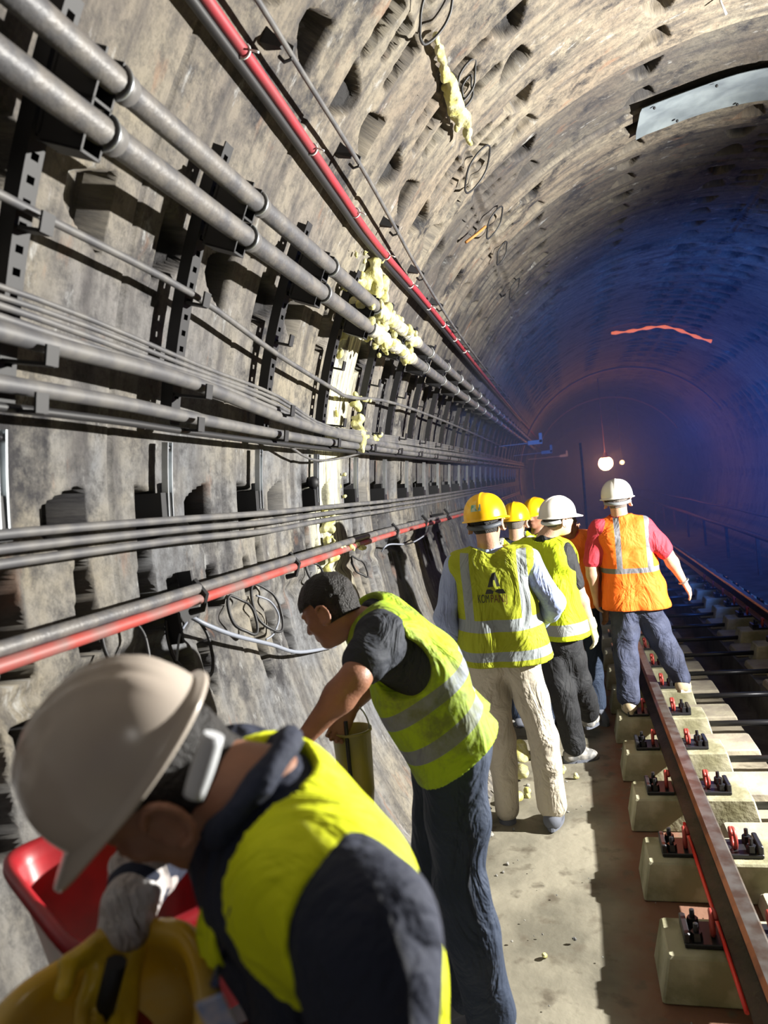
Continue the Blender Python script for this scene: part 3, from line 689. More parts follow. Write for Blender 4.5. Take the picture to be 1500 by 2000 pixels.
ARMK = 1.12
class Person:
    """joints: dict of world points; up/fwd give the head; builds one body mesh and clothing children"""
    def __init__(s, J, hu, hf, label, skin, h=0.0075, scale=1.0, hh=None):
        s.AK = ARMK; s.J = {k: VX(v) for k, v in J.items()}; s.S = scale; s.label = label; s.h = h
        s.hu = unit(hu); hf = VX(hf); s.hf = unit(hf - s.hu * hf.dot(s.hu)); s.hr = np.cross(s.hf, s.hu); s.skin = skin
        j = s.J; s.ur = unit(j['sR'] - j['sL']); up = j['neck'] - j['pel']; s.tu = unit(up - s.ur * up.dot(s.ur)); s.tf = unit(np.cross(s.tu, s.ur)); s.tlen = float(np.linalg.norm(up))
    def hp(s, x, y, z): return s.J['head'] + (s.hr * x + s.hf * y + s.hu * z) * s.S
    def torso(s):
        j = s.J; S = s.S; mid = j.get('mid', lerp(j['neck'], j['pel'], 0.55)); ch = lerp(j['neck'], mid, 0.45)
        sL, sR, hL, hR = j['sL'], j['sR'], j['hL'], j['hR']; out = []
        q = s.ur
        out.append(('c', lerp(sL, sR, .06), .058 * S, lerp(sL, sR, .94), .058 * S))
        for sg in (-1, 1):
            out.append(('c', ch + q * sg * .085 * S - s.tu * .0, .098 * S, mid + q * sg * .065 * S, .095 * S))
            out.append(('c', mid + q * sg * .065 * S, .095 * S, lerp(j['pel'], hR if sg > 0 else hL, .75), .105 * S))
        out.append(('c', lerp(sL, sR, .3), .07 * S, ch, .1 * S)); out.append(('c', lerp(sL, sR, .7), .07 * S, ch, .1 * S))
        out.append(('c', j['neck'] - s.tu * 0.02, .058 * S, ch, .085 * S))
        return out
    def arm(s, side, upto=1.0):
        j = s.J; a, e, w_ = j['s' + side], j['e' + side], j['w' + side]; S = s.S * s.AK; out = []
        if upto <= 0.5: out.append(('c', a, .055 * S, lerp(a, e, upto * 2), (.055 - .012 * upto * 2) * S))
        else:
            out.append(('c', a, .055 * S, e, .041 * S)); t = (upto - .5) * 2
            m_ = lerp(e, w_, .3); out.append(('c', e, .038 * S, lerp(e, m_, min(1, t / .3)), .042 * S))
            if t > .3: out.append(('c', m_, .042 * S, lerp(e, w_, t), (.042 - .016 * (t - .3) / .7) * S))
        return out
    def legs(s, upto=1.0):
        j = s.J; S = s.S; out = []
        for sd in 'LR':
            hh_, k, a = j['h' + sd], j['k' + sd], j['a' + sd]
            out += [('c', hh_, .088 * S, lerp(hh_, k, .5), .075 * S), ('c', lerp(hh_, k, .5), .075 * S, k, .056 * S), ('c', k, .055 * S, lerp(k, a, .35), .056 * S), ('c', lerp(k, a, .35), .056 * S, lerp(k, a, upto), .040 * S)]
        return out
    def headprims(s):
        j = s.J; S = s.S; ax = (s.hr, s.hf, s.hu); P = []
        add = [(('e', s.hp(0, -.005, .035), (.075 * S, .095 * S, .085 * S), ax), .02), (('e', s.hp(0, .03, -.035), (.060 * S, .066 * S, .082 * S), ax), .03),
               (('c', s.hp(0, -.03, -.04), .055 * S, j['neck'], .06 * S), .03), (('e', s.hp(0, .07, -.092), (.026 * S, .02 * S, .018 * S), ax), .02),
               (('c', s.hp(0, .092, .012), .008 * S, s.hp(0, .112, -.026), .0125 * S), .012), (('e', s.hp(0.012, .100, -.03), (.010 * S, .010 * S, .007 * S), ax), .006), (('e', s.hp(-0.012, .100, -.03), (.010 * S, .010 * S, .007 * S), ax), .006),
               (('c', s.hp(-.035, .088, .026), .009 * S, s.hp(.035, .088, .026), .009 * S), .014),
               (('e', s.hp(0, .094, -.056), (.023 * S, .009 * S, .0055 * S), ax), .005), (('e', s.hp(0, .091, -.068), (.020 * S, .009 * S, .006 * S), ax), .005),
               (('e', s.hp(.04, .062, -.022), (.025 * S, .02 * S, .02 * S), ax), .02), (('e', s.hp(-.04, .062, -.022), (.025 * S, .02 * S, .02 * S), ax), .02)]
        sub = []
        for sg in (-1, 1):
            sub.append((('e', s.hp(sg * .031, .096, .006), (.015 * S, .012 * S, .010 * S), ax), .012))
        ears = []
        for sg in (-1, 1):
            er = unit(s.hr * sg + s.hf * -.45); ef = np.cross(s.hu, er)
            ears.append((('e', s.hp(sg * .086, -.012, -.014), (.011 * S, .024 * S, .037 * S), (er, unit(ef), s.hu)), .008))
        rimk = []
        for sg in (-1, 1):
            er = unit(s.hr * sg + s.hf * -.55); ef = unit(np.cross(s.hu, er)) ; ef = ef if ef.dot(s.hf) > 0 else -ef
            c_ = s.hp(sg * .093, -.016, -.012); an = np.radians(np.linspace(-120, 215, 13)) + math.pi * .5
            q_ = [c_ + (ef * math.cos(t) * .019 + s.hu * math.sin(t) * .033) * S + er * (.004 + .005 * (1 - math.cos(t)) / 2) * S for t in np.radians(np.linspace(40, 300, 12))]
            rimk += [(('c', q_[i], .0056 * S, q_[i + 1], .0056 * S), .004) for i in range(len(q_) - 1)]
        s.rim_ = rimk
        eyes = [(('e', s.hp(sg * .031, .080, .006), (.0125 * S,) * 3, ax), .003) for sg in (-1, 1)]
        esub = [(('e', s.hp(sg * .099, -.004, -.012), (.008 * S, .012 * S, .023 * S), ax), .005) for sg in (-1, 1)]
        return add, sub, ears, esub, eyes
    def hand(s, w_, d, nrm, side, curl=0.5, S=None):
        """palm, four unequal curled fingers, a thumb from the side of the palm; nrm = palm side"""
        S = S or s.S; w_ = VX(w_); d = unit(d); nrm = VX(nrm); nrm = unit(nrm - d * nrm.dot(d)); x = np.cross(d, nrm) * (1 if side == 'R' else -1); out = []
        for q in (-.026, -.009, .009, .026): out.append((('c', w_ + x * q * .6 * S + d * .01, .015 * S, w_ + (x * q + d * .082) * S, .0125 * S), .012))
        for q, L_ in ((.029, .068), (.010, .080), (-.010, .075), (-.028, .060)):
            p = w_ + (x * q + d * .085) * S; dd = d.copy(); r = .0095
            for seg, fr in enumerate((.45, .30, .25)):
                c = curl * (0.7, 0.9, 0.8)[seg]; dd = unit(dd * math.cos(c) + nrm * math.sin(c)); nd = unit(nrm - dd * nrm.dot(dd)) if abs(nrm.dot(dd)) < .98 else nrm
                q2 = p + dd * L_ * fr * S; out.append((('c', p, r * S, q2, (r - .0008) * S), .003)); p = q2; r -= .0008
        p = w_ + (x * .030 + d * .025) * S; p2 = p + unit(x * .75 + d * .7 + nrm * .3) * .040 * S; p3 = p2 + unit(x * .15 + d * .9 + nrm * (.3 + .4 * curl)) * .032 * S
        out += [(('c', p, .014 * S, p2, .0115 * S), .008), (('c', p2, .0115 * S, p3, .009 * S), .004)]
        return out
    def body(s, hands=('L', 'R'), hd={}):
        ps = s.torso() + s.arm('L') + s.arm('R') + s.legs(); add, sub, ears, esub, eyes = s.headprims()
        hl = []
        for sd in hands:
            cfg = hd.get(sd, {}); d = cfg.get('d', s.J['w' + sd] - s.J['e' + sd]); n = cfg.get('n', (-s.ur if sd == 'R' else s.ur) + s.tf * .3)
            hl += s.hand(s.J['w' + sd], d, n, sd, cfg.get('curl', .45))
        feet = []
        for sd in 'LR':
            a = s.J['a' + sd]; tf = unit(s.J.get('t' + sd, a + s.tf) - a); tf = VX((tf[0], tf[1], tf[2]))
            feet.append(('c', a - VX((0, 0, .035)) - tf * .03, .036, a + tf * .13 - VX((0, 0, .05)), .026))
        al = ps + feet + [q[0] for q in hl] + [a[0] for a in add]
        lo, hi = bounds(al, .03); F = Fld(lo, hi, s.h)
        for p in ps: F.add(p, .03 if p[0] == 'c' else .03, g=-.004)
        for p in feet: F.add(p, .02)
        for p, k in add: F.add(p, k)
        for p, k in sub: F.sub(p, k)
        for p, k in ears: F.add(p, k)
        for p, k in esub: F.sub(p, k)
        for p, k in s.rim_: F.add(p, k)
        for p, k in eyes: F.add(p, k)
        for p, k in hl: F.add(p, k)
        o = F.build('person', s.skin); tag(o, s.label, 'person'); s.o = o; return o
    def cloth(s, name, prims, m, g, h=None, k=.035, cuts=(), subs=(), wr=(0.004, 40, 1), extra=(), attrs=None, stretch=(1, 1, 1)):
        lo, hi = bounds([p for p in list(prims) + list(extra)], g + .035); F = Fld(lo, hi, h or s.h)
        for p in prims: F.add(p, k, g=g)
        for p in extra: F.add(p, k)
        if wr: F.wrinkle(*wr, stretch=stretch)
        for c in cuts: F.cut(c)
        for p in subs: F.sub(p, .012)
        return F.build(name, m, s.o, attrs)
    def plane(s, pt, n):   # keep the side the normal points away from
        pt = VX(pt); n = unit(n); return lambda X, Y, Z: (X - pt[0]) * n[0] + (Y - pt[1]) * n[1] + (Z - pt[2]) * n[2]
    def local(s, V):
        d = V - s.J['pel']; return d @ s.ur, d @ s.tf, (d @ s.tu) / s.tlen
    def shirt(s, m, sleeve=(.28, .28), g=.010, name='shirt', wr=(0.003, 45, 2), hem=-.08, h=None, nr=.062):
        nk = s.J['neck']
        return s.cloth(name, s.torso() + s.arm('L', sleeve[0]) + s.arm('R', sleeve[1]), m, g, h, wr=wr,
                       cuts=[s.plane(s.J['pel'] + s.tu * hem, -s.tu)], subs=[('c', nk + s.tu * .015 + s.tf * .02, nr * s.S, nk + s.tu * .14, (nr + .013) * s.S)])
    def trousers(s, m, g=.016, upto=.93, wr=(0.006, 26, 4), flare=.012, waist=.10, h=None):
        j = s.J; ex = []
        for sd in 'LR':
            k, a = j['k' + sd], j['a' + sd]; ex.append(('c', k, .058 * s.S + g, lerp(k, a, upto), (.045 + flare) * s.S + g * .6))
        mid = j.get('mid', lerp(j['neck'], j['pel'], 0.55))
        top = [('c', lerp(j['pel'], j['hL'], .7), .108 * s.S, lerp(mid, j['pel'], .3) - s.ur * .05, .098 * s.S), ('c', lerp(j['pel'], j['hR'], .7), .108 * s.S, lerp(mid, j['pel'], .3) + s.ur * .05, .098 * s.S)]
        pr = top + [p for p in s.legs(upto * .97)]
        n = unit(mid - j['pel'])
        return s.cloth('trousers', pr, m, g, h, extra=ex, k=.03, wr=wr, cuts=[s.plane(j['pel'] + n * waist, n)], stretch=(1, 1, .45))
    def vest(s, m, g=.026, hem=-.04, hemn=None, neck=.088, open_=0.0, arm=.088, vee=.0, flare=.03, bands=((.18, .27), (-.02, .07)), braces=(.085, .14), bz=(.27, 1.2), h=None, wr=(0.005, 30, 6), name='safety_vest', armdrop=.05, armout=.0, cap=0.0):
        j = s.J; nk = j['neck']; S = s.S; ex = []
        for sg, sd in ((-1, 'L'), (1, 'R')):
            ex.append(('c', lerp(j['neck'], j['pel'], .5) + s.ur * sg * .07, .10 * S + g, j['pel'] + s.ur * sg * .085 - s.tu * .04, .105 * S + g + flare))
        if cap:
            for sd in 'LR': ex.append(('c', j['s' + sd], .062 * S * s.AK + g + cap, lerp(j['s' + sd], j['e' + sd], .16), .062 * S * s.AK + g + cap))
        cuts = [s.plane(j['pel'] + s.tu * hem * 1.0, -(s.tu if hemn is None else unit(hemn)))]
        nf = nk + s.tf * .03
        subs = [('c', nk - s.tu * .0 + s.tf * .0, neck * S, nk + s.tu * .2, (neck + .05) * S)]
        for sg, sd in ((-1, 'L'), (1, 'R')):
            a = j['s' + sd]; subs += [('c', a + s.ur * sg * (.015 + armout) - s.tu * armout, arm * .8 * S, a + s.ur * sg * .2 - s.tu * armout, arm * 1.3 * S), ('c', a + s.ur * sg * .045 - s.tu * armdrop, arm * S, a + s.ur * sg * .25 - s.tu * armdrop, arm * 1.3 * S)]
        if open_:
            c0 = nk - j['pel']
            def op(X, Y, Z):
                u = (X - nk[0]) * s.ur[0] + (Y - nk[1]) * s.ur[1] + (Z - nk[2]) * s.ur[2]
                v = (X - nk[0]) * s.tf[0] + (Y - nk[1]) * s.tf[1] + (Z - nk[2]) * s.tf[2]
                dn = (X - nk[0]) * s.tu[0] + (Y - nk[1]) * s.tu[1] + (Z - nk[2]) * s.tu[2]; wd_ = open_ * (.42 + .58 * np.clip((-dn - .02) / .16, 0, 1))
                return np.minimum(wd_ - np.abs(u), v + .02)
            cuts.append(op)
        def band(V):
            u, v, w_ = s.local(V); d = np.full(len(V), 1.0)
            for a, b in bands: d = np.minimum(d, np.abs(w_ - (a + b) / 2) - (b - a) / 2)
            if braces: d = np.minimum(d, np.maximum(np.maximum(np.abs(np.abs(u) - (braces[0] + braces[1]) / 2) - (braces[1] - braces[0]) / 2, bz[0] - w_), w_ - bz[1]))
            return d * .6
        return s.cloth(name, s.torso(), m, g, h, extra=ex, cuts=cuts, subs=subs, wr=wr, attrs={'band': band}, k=.03)
    def hair(s, m, g=.009, low=-.05, front=.058, top=None, h=.006):
        S = s.S; ax = (s.hr, s.hf, s.hu); lo, hi = bounds([('c', s.hp(0, 0, 0), .13, s.hp(0, 0, 0), .13)], .01); F = Fld(lo, hi, h)
        F.add(('e', s.hp(0, -.006, .036), ((.075 + g) * S, (.096 + g) * S, (.086 + g) * S), ax), .02); F.add(('c', s.hp(0, -.035, -.03), .052 * S + g, s.hp(0, -.045, -.08), .050 * S + g * .4), .03)
        F.wrinkle(.0025, 120, 9)
        for sg in (-1, 1): F.sub(('e', s.hp(sg * .092, .0, -.014), (.030 * S, .034 * S, .044 * S), ax), .008)
        c = s.hp(0, 0, 0)
        def cut(X, Y, Z):
            f = (X - c[0]) * s.hf[0] + (Y - c[1]) * s.hf[1] + (Z - c[2]) * s.hf[2]; u = (X - c[0]) * s.hu[0] + (Y - c[1]) * s.hu[1] + (Z - c[2]) * s.hu[2]
            line = np.where(f > .01, (front - .005) * S, low * S); return np.maximum(line - u + np.clip(f, 0, .02) * 0, -u + low * S)
        F.cut(cut)
        if top is not None: F.cut(s.plane(s.hp(0, 0, top), s.hu))
        return F.build('hair', m, s.o)
    def shoes(s, m, m2=None, size=1.0, name='shoe'):
        for sd in 'LR':
            a = s.J['a' + sd]; tf = unit(s.J.get('t' + sd, a + s.tf) - a); tf = unit(VX((tf[0], tf[1], tf[2]))); up = VX((0, 0, 1)); up = unit(up - tf * up.dot(tf)); rt = np.cross(tf, up)
            b = a - up * .055
            P = [('c', a - up * .005, .046 * size, b - tf * .03 + up * .015, .045 * size), ('c', b - tf * .035 + up * .01, .042 * size, b + tf * .11 * size + up * .0, .036 * size), ('c', b + tf * .05 + up * .02, .04, b + tf * .13 * size - up * .005, .033), ('c', a + tf * .015, .045, b + tf * .08, .038)]
            lo, hi = bounds(P, .03); F = Fld(lo, hi, .007)
            for p in P: F.add(p, .025)
            F.cut(s.plane(b - up * .022, -up)); F.cut(s.plane(a + up * .035, up)); sh = F.build(name, m, s.o)
            mb = MB(); out = []
            for t in np.linspace(0, 2 * math.pi, 20, endpoint=False):
                q = b + tf * (.045 * size + math.cos(t) * .125 * size) + rt * math.sin(t) * (.046 + .006 * math.cos(t)) * size; out.append(q)
            n = len(out); v = [Vector(q - up * .034) for q in out] + [Vector(q - up * .012) for q in out]
            f = [tuple(range(n - 1, -1, -1)), tuple(range(n, 2 * n))] + [(i, (i + 1) % n, n + (i + 1) % n, n + i) for i in range(n)]
            mb.add(v, f); mb.build('sole', m2 or m, sh)
    def helmet(s, m, label=None, ridge=3, brim=.05, tilt=0.0, strap=None, size=1.0, back=.012, rim=0.0, decal=None, up=0.0, fwd=0.0):
        """dome with ridges, front peak and rim, ratchet band at the back"""
        S = s.S * size; u = s.hu * math.cos(tilt) - s.hf * math.sin(tilt) * -1; f = unit(s.hf - u * s.hf.dot(u)); r = np.cross(f, u); c = s.hp(0, -.004 + fwd, .030 + up)
        T = lambda x, y, z: Vector(c + (r * x + f * y + u * z) * S)
        m_ = MB(); nA, nB = 64, 22; v = []
        rx, ry, rz = .112, .138, .128
        for i in range(nB + 1):
            ph = (math.pi / 2) * i / nB; cr = math.cos(ph); sr = math.sin(ph)
            for k in range(nA):
                a = 2 * math.pi * k / nA; x = math.cos(a); y = math.sin(a)
                e = 0.86; rad = (abs(cr) ** e)
                z = rz * (sr ** 0.95) + .004
                X, Y = rx * rad * x, ry * rad * y
                rg = 0
                if ridge: 
                    for off in ((0,) if ridge == 1 else (-.03, 0, .03)):
                        rg += .0045 * math.exp(-((X - off) / .007) ** 2) * max(0, min(1, (z - .03) / .04)) * (1 if (Y < .09) else 0.3)
                sc = 1 + rg / max(.06, math.sqrt(X * X + Y * Y + z * z))
                v.append(T(X * sc, Y * sc, z * sc))
        fc = []
        for i in range(nB):
            for k in range(nA): fc.append((i * nA + k, i * nA + (k + 1) % nA, (i + 1) * nA + (k + 1) % nA, (i + 1) * nA + k))
        # rim with peak
        rows = []
        for (dr, dz) in ((0, 0), (.0, -.006), (1, -.010), (1, -.016), (.0, -.016), (-.012, -.010), (-.012, .02)):
            row = []
            for k in range(nA):
                a = 2 * math.pi * k / nA; x = math.cos(a); y = math.sin(a); pk = max(0, y) ** 2.2
                w_ = (back + (brim - back) * pk) if dr == 1 else dr; dd = -.018 * pk if dr == 1 else 0
                L_ = math.hypot(rx * x, ry * y)
                row.append(T(rx * x * (1 + w_ / L_), ry * y * (1 + w_ / L_), dz + dd + .004))
            rows.append(row)
        base = len(v); 
        for row in rows: v += row
        for i in range(len(rows) - 1):
            for k in range(nA):
                q = (base + i * nA + k, base + (i + 1) * nA + k, base + (i + 1) * nA + (k + 1) % nA, base + i * nA + (k + 1) % nA); fc.append(q)
        m_.add(v, fc); hm = m_.build('hard_hat', m, s.o, True)
        if strap is not None:
            m_ = MB(); pts = [T(.092 * math.cos(a), .112 * math.sin(a), -.030 - .018 * max(0, -math.sin(a))) for a in np.linspace(math.pi * 1.12, math.pi * 1.88, 16)]
            m_.tube(pts, .013, 8); o = m_.build('ratchet_band', strap, hm, True)
        if decal is not None:
            m_ = MB(); v = []
            for i in range(5):
                for k in range(5):
                    a = -math.pi / 2 - .26 + .52 * k / 4 - .1; ph = .28 + .30 * i / 4; cr = math.cos(ph) ** .86; z = rz * (math.sin(ph) ** .95) + .004
                    v.append(T(rx * cr * math.cos(a) * 1.012, ry * cr * math.sin(a) * 1.012, z))
            m_.add(v, [(i * 5 + k, i * 5 + k + 1, (i + 1) * 5 + k + 1, (i + 1) * 5 + k) for i in range(4) for k in range(4)]); m_.build('sticker', decal, hm)
        return hm

def stand(x, y, yaw, H=1.74, z=0.0, lean=0.0):
    """upright joints; yaw: direction faced, degrees from +y towards +x"""
    a = math.radians(yaw); f = VX((math.sin(a), math.cos(a), 0)); r = VX((math.cos(a), -math.sin(a), 0)); u = VX((0, 0, 1)); k = H / 1.74; o = VX((x, y, z)); J = {}
    J['pel'] = o + u * .95 * k; J['neck'] = o + u * 1.47 * k + f * lean; J['head'] = o + u * 1.615 * k + f * (.025 + lean)
    for sd, sg in (('L', -1), ('R', 1)):
        J['s' + sd] = J['neck'] + r * sg * .185 * k - u * .05 * k; J['e' + sd] = J['s' + sd] + r * sg * .035 - u * .28 * k - f * .02; J['w' + sd] = J['e' + sd] - u * .24 * k + f * .07
        J['h' + sd] = J['pel'] + r * sg * .09 * k - u * .03; J['k' + sd] = o + r * sg * .10 * k + u * .50 * k + f * .02; J['a' + sd] = o + r * sg * .11 * k + u * .09; J['t' + sd] = J['a' + sd] + f
    return J, f, r

SKIN1 = skin_mat('skin', (0.50, 0.27, 0.18)); SKIN2 = skin_mat('skin_tanned', (0.36, 0.17, 0.105)); SKIN3 = skin_mat('skin_fair', (0.62, 0.38, 0.27))
HAIR = mat('black_hair', (0.012, 0.010, 0.010), 0.6, bump=0.9, bscale=180); HAIRG = mat('short_grey_hair', (0.16, 0.14, 0.13), 0.8, bump=0.9, bscale=200)
YHAT = mat('yellow_hat_plastic', (0.85, 0.47, 0.005), 0.28); WHAT = mat('white_hat_plastic', (0.74, 0.72, 0.68), 0.25)
DHAT = mat('worn_white_hat_plastic', (0.60, 0.53, 0.46), 0.22, col2=(0.50, 0.40, 0.34), nscale=3.5, thr=(0.5, 0.8))
NEON = (0.62, 0.80, 0.006); GREY = (0.34, 0.37, 0.39)
NAVY = mat('navy_cloth', (0.018, 0.024, 0.05), 0.85, fold=0.7, fscale=7, bump=0.3, bscale=90); DKT = mat('charcoal_tee', (0.022, 0.027, 0.040), 0.8, fold=0.7, fscale=7, bump=0.2, bscale=80)
NAVYT = mat('navy_trousers', (0.020, 0.033, 0.065), 0.8, fold=0.7, fscale=7, bump=0.3, bscale=60); BLUES = mat('pale_blue_shirt', (0.30, 0.36, 0.58), 0.75, fold=0.7, fscale=7, bump=0.4, bscale=40)
BEIGE = mat('beige_trousers', (0.52, 0.47, 0.38), 0.8, fold=0.7, fscale=7, bump=0.3, bscale=50); BLACKT = mat('black_work_trousers', (0.012, 0.013, 0.016), 0.8, fold=0.7, fscale=7, bump=0.3, bscale=50)
DENIM = mat('dark_denim', (0.028, 0.034, 0.065), 0.8, fold=0.7, fscale=7, bump=0.3, bscale=80, col2=(0.05, 0.06, 0.11), nscale=8); REDT = mat('red_tee', (0.52, 0.035, 0.06), 0.8, fold=0.7, fscale=7, bump=0.2, bscale=60)
SHOEG = mat('grey_suede', (0.11, 0.12, 0.15), 0.8); SHOEW = mat('dusty_trainer', (0.42, 0.40, 0.37), 0.7, col2=(0.12, 0.12, 0.12), nscale=18); TANB = mat('tan_boot', (0.55, 0.46, 0.33), 0.8, col2=(0.4, 0.32, 0.2), nscale=20)
GLOVEY = mat('yellow_rubber_glove', (0.72, 0.50, 0.02), 0.35, col2=(0.50, 0.32, 0.02), nscale=14, bump=0.4, bscale=40); GLOVEW = mat('dusty_white_glove_cuff', (0.70, 0.68, 0.68), 0.85, fold=.8, fscale=14, col2=(0.38, 0.32, 0.30), nscale=12, bump=0.6, bscale=60)
DKBAND = mat('dark_grey_band', (0.06, 0.07, 0.09), 0.6); VISLIP = mat('white_band', (0.7, 0.72, 0.76), 0.5)

# ---- man in the foreground: white helmet, navy jumper, open yellow vest
J = dict(head=(-0.530, 0.820, 1.599), neck=(-0.404, 0.840, 1.572), sL=(-0.237, 0.700, 1.474), sR=(-0.509, 0.960, 1.543), mid=(-0.375, 0.900, 1.347), pel=(-0.372, 0.950, 1.015),
         eL=(-0.245, 0.680, 1.351), wL=(-0.389, 0.760, 1.156), eR=(-0.695, 1.080, 1.426), wR=(-0.672, 0.920, 1.378),
         hL=(-0.242, 0.740, 1.127), hR=(-0.356, 0.920, 0.951))
for sd, dy in (('L', -.1), ('R', .1)):
    J['k' + sd] = (J['pel'][0] - .02, J['pel'][1] + dy, .52); J['a' + sd] = (J['pel'][0] + .06, J['pel'][1] + dy, .09); J['t' + sd] = (J['pel'][0] - .6, J['pel'][1] + dy, .09)
J['hL'] = (J['pel'][0], J['pel'][1] - .09, J['pel'][2] - .02); J['hR'] = (J['pel'][0], J['pel'][1] + .09, J['pel'][2] - .02)
hb = VX((-0.440, 0.800, 1.714)); hfr = VX((-0.728, 0.820, 1.466)); cr = VX((-0.639, 0.800, 1.724)); fw = unit(hfr - hb); upv = cr - (hb + hfr) / 2; upv = unit(upv - fw * upv.dot(fw))
P = Person(J, upv + VX((.0, -.42, 0)), fw + VX((0, -.12, 0)), 'person bending in the foreground in worn white hard hat, navy jumper and open yellow vest', SKIN2, h=.0048, scale=.98)
P.body(hands=('L',)); P.hair(HAIR, low=-.055, front=.05)
P.shirt(NAVY, (1.0, .9), g=.013, name='jumper', wr=(.0045, 30, 12), h=.0055, nr=.030)
nk_ = P.J['neck']; ax_ = unit(P.J['head'] - nk_ + P.tu * .10); e1_ = unit(np.cross(ax_, VX((0, 1, .3)))); e2_ = np.cross(ax_, e1_)
m_ = MB(); m_.tube([Vector(nk_ + ax_ * (.018 + .008 * math.sin(t)) + (e1_ * math.cos(t) + e2_ * math.sin(t)) * .072) for t in np.linspace(0, 6.283, 29)[:-1]], .017, 10, closed=True, rfun=lambda i: .017 + .002 * math.sin(i * 1.3)); m_.build('collar', NAVY, P.o, True)
V1 = stripe_mat('bright_vest', (0.80, 0.88, 0.002), (0.80, 0.88, 0.002))
V1B = mat('bright_vest_cloth', (0.80, 0.88, 0.002), .75, fold=.5)
P.vest(V1, g=.026, hem=-.02, open_=.195, neck=.062, arm=.104, bands=(), braces=None, flare=.02, h=.0055, wr=(.0085, 22, 31), armdrop=.035, armout=-.012, cap=.0)
P.trousers(NAVYT, h=.012); P.shoes(SHOEG)
P.helmet(DHAT, ridge=3, brim=.055, strap=None, size=.96, up=.019, fwd=.005)
# white ratchet strap on the nape and the blue lanyard with a badge
m_ = MB(); a, b = Vector((-0.386, 0.700, 1.695)), Vector((-0.412, 0.690, 1.633)); 
m_.tube([a + (b - a) * t for t in np.linspace(0, 1, 8)], .012, 10, rfun=lambda i: .011 + .002 * math.sin(i / 7 * 3.1)); m_.build('ratchet_strap', VISLIP, P.o, True)
from mathutils.bvhtree import BVHTree
def drape(objs, start, dirn, off):
    best = None
    for ob in objs:
        t_ = BVHTree.FromPolygons([v.co[:] for v in ob.data.vertices], [p.vertices[:] for p in ob.data.polygons]); h_ = t_.ray_cast(Vector(start), Vector(dirn))
        if h_[0] is not None and (best is None or h_[3] < best[1]): best = (h_[0], h_[3])
    return None if best is None else best[0] - Vector(dirn).normalized() * off
EYE = Vector((0, 0, 1.93)); jump = [c_ for c_ in P.o.children if c_.name.startswith('jumper')]; pts = []
for q in [(-0.472, 1.000, 1.484), (-0.501, 1.000, 1.434), (-0.534, 1.000, 1.370), (-0.560, 1.000, 1.306), (-0.580, 1.000, 1.249), (-0.596, 1.000, 1.208)]:
    h_ = drape(jump, EYE, Vector(q) - EYE, .006); pts.append(h_ if h_ is not None else (EYE + (Vector(q) - EYE).normalized() * .86))
m_ = MB(); m_.tube(spline(pts, 6), .0045, 6); m_.build('lanyard', mat('blue_lanyard', (0.02, 0.03, 0.09), .6), P.o, True)
m_ = MB(); c = VX(pts[-1]) + VX((.004, -.004, -.036)); m_.box((0, 0, 0), (.026, .004, .06)); bd = m_.build('badge', mat('badge_card', (0.55, 0.50, 0.56), .4, col2=(0.10, 0.22, 0.50), nscale=35), P.o); bd.location = c; bd.rotation_euler = (0.2, -0.25, 0.3)
# far front panel of the open vest, hanging free
m_ = MB(); v = []; nr_ = 14
A_, B_ = VX((-0.443, 0.780, 1.522)), VX((-0.466, 0.770, 1.396)); wv = VX((.030, -.012, 0))
for i in range(nr_ + 1):
    t = i / nr_; c_ = A_ * (1 - t) + B_ * t + VX((.004 * math.sin(t * 7), .004 * math.cos(t * 5), 0))
    for k in range(5):
        q = (k / 4 - .5); o_ = c_ + wv * q * (.55 + .75 * t) + VX((0, .006 * math.sin(q * 6 + t * 4), 0)); v += [Vector(o_), Vector(o_ + VX((0, .004, 0)))]
f_ = []
for i in range(nr_):
    for k in range(4):
        a_ = (i * 5 + k) * 2; b_ = a_ + 10; f_ += [(a_, a_ + 2, b_ + 2, b_), (b_ + 1, b_ + 3, a_ + 3, a_ + 1)]
    for k in (0, 4):
        a_ = (i * 5 + k) * 2; b_ = a_ + 10; f_.append((a_, b_, b_ + 1, a_ + 1) if k == 0 else (a_ + 1, b_ + 1, b_, a_))
m_.add(v, f_); m_.build('vest_front_panel', V1B, P.o, True)
# gloved far hand
F = None
gd = unit(VX((-0.665, 0.860, 1.310)) - VX((-0.672, 0.920, 1.378)))
hl = P.hand(P.J['wR'] + gd * .03, gd, unit(VX((.5, -.6, -.1))), 'R', .55, S=1.12)
lo, hi = bounds([q[0] for q in hl], .05); F = Fld(lo, hi, .0045)
for p, k in hl: F.add(p, k)
F.wrinkle(.0022, 90, 3); F.build('glove', GLOVEY, P.o)
cuff = [('c', lerp(P.J['eR'], P.J['wR'], .70), .050, P.J['wR'], .036), ('c', P.J['wR'], .036, P.J['wR'] + gd * .035, .036)]
lo, hi = bounds(cuff, .04); F = Fld(lo, hi, .005)
for p in cuff: F.add(p, .02)
F.wrinkle(.004, 60, 5); F.build('glove_cuff', GLOVEW, P.o)

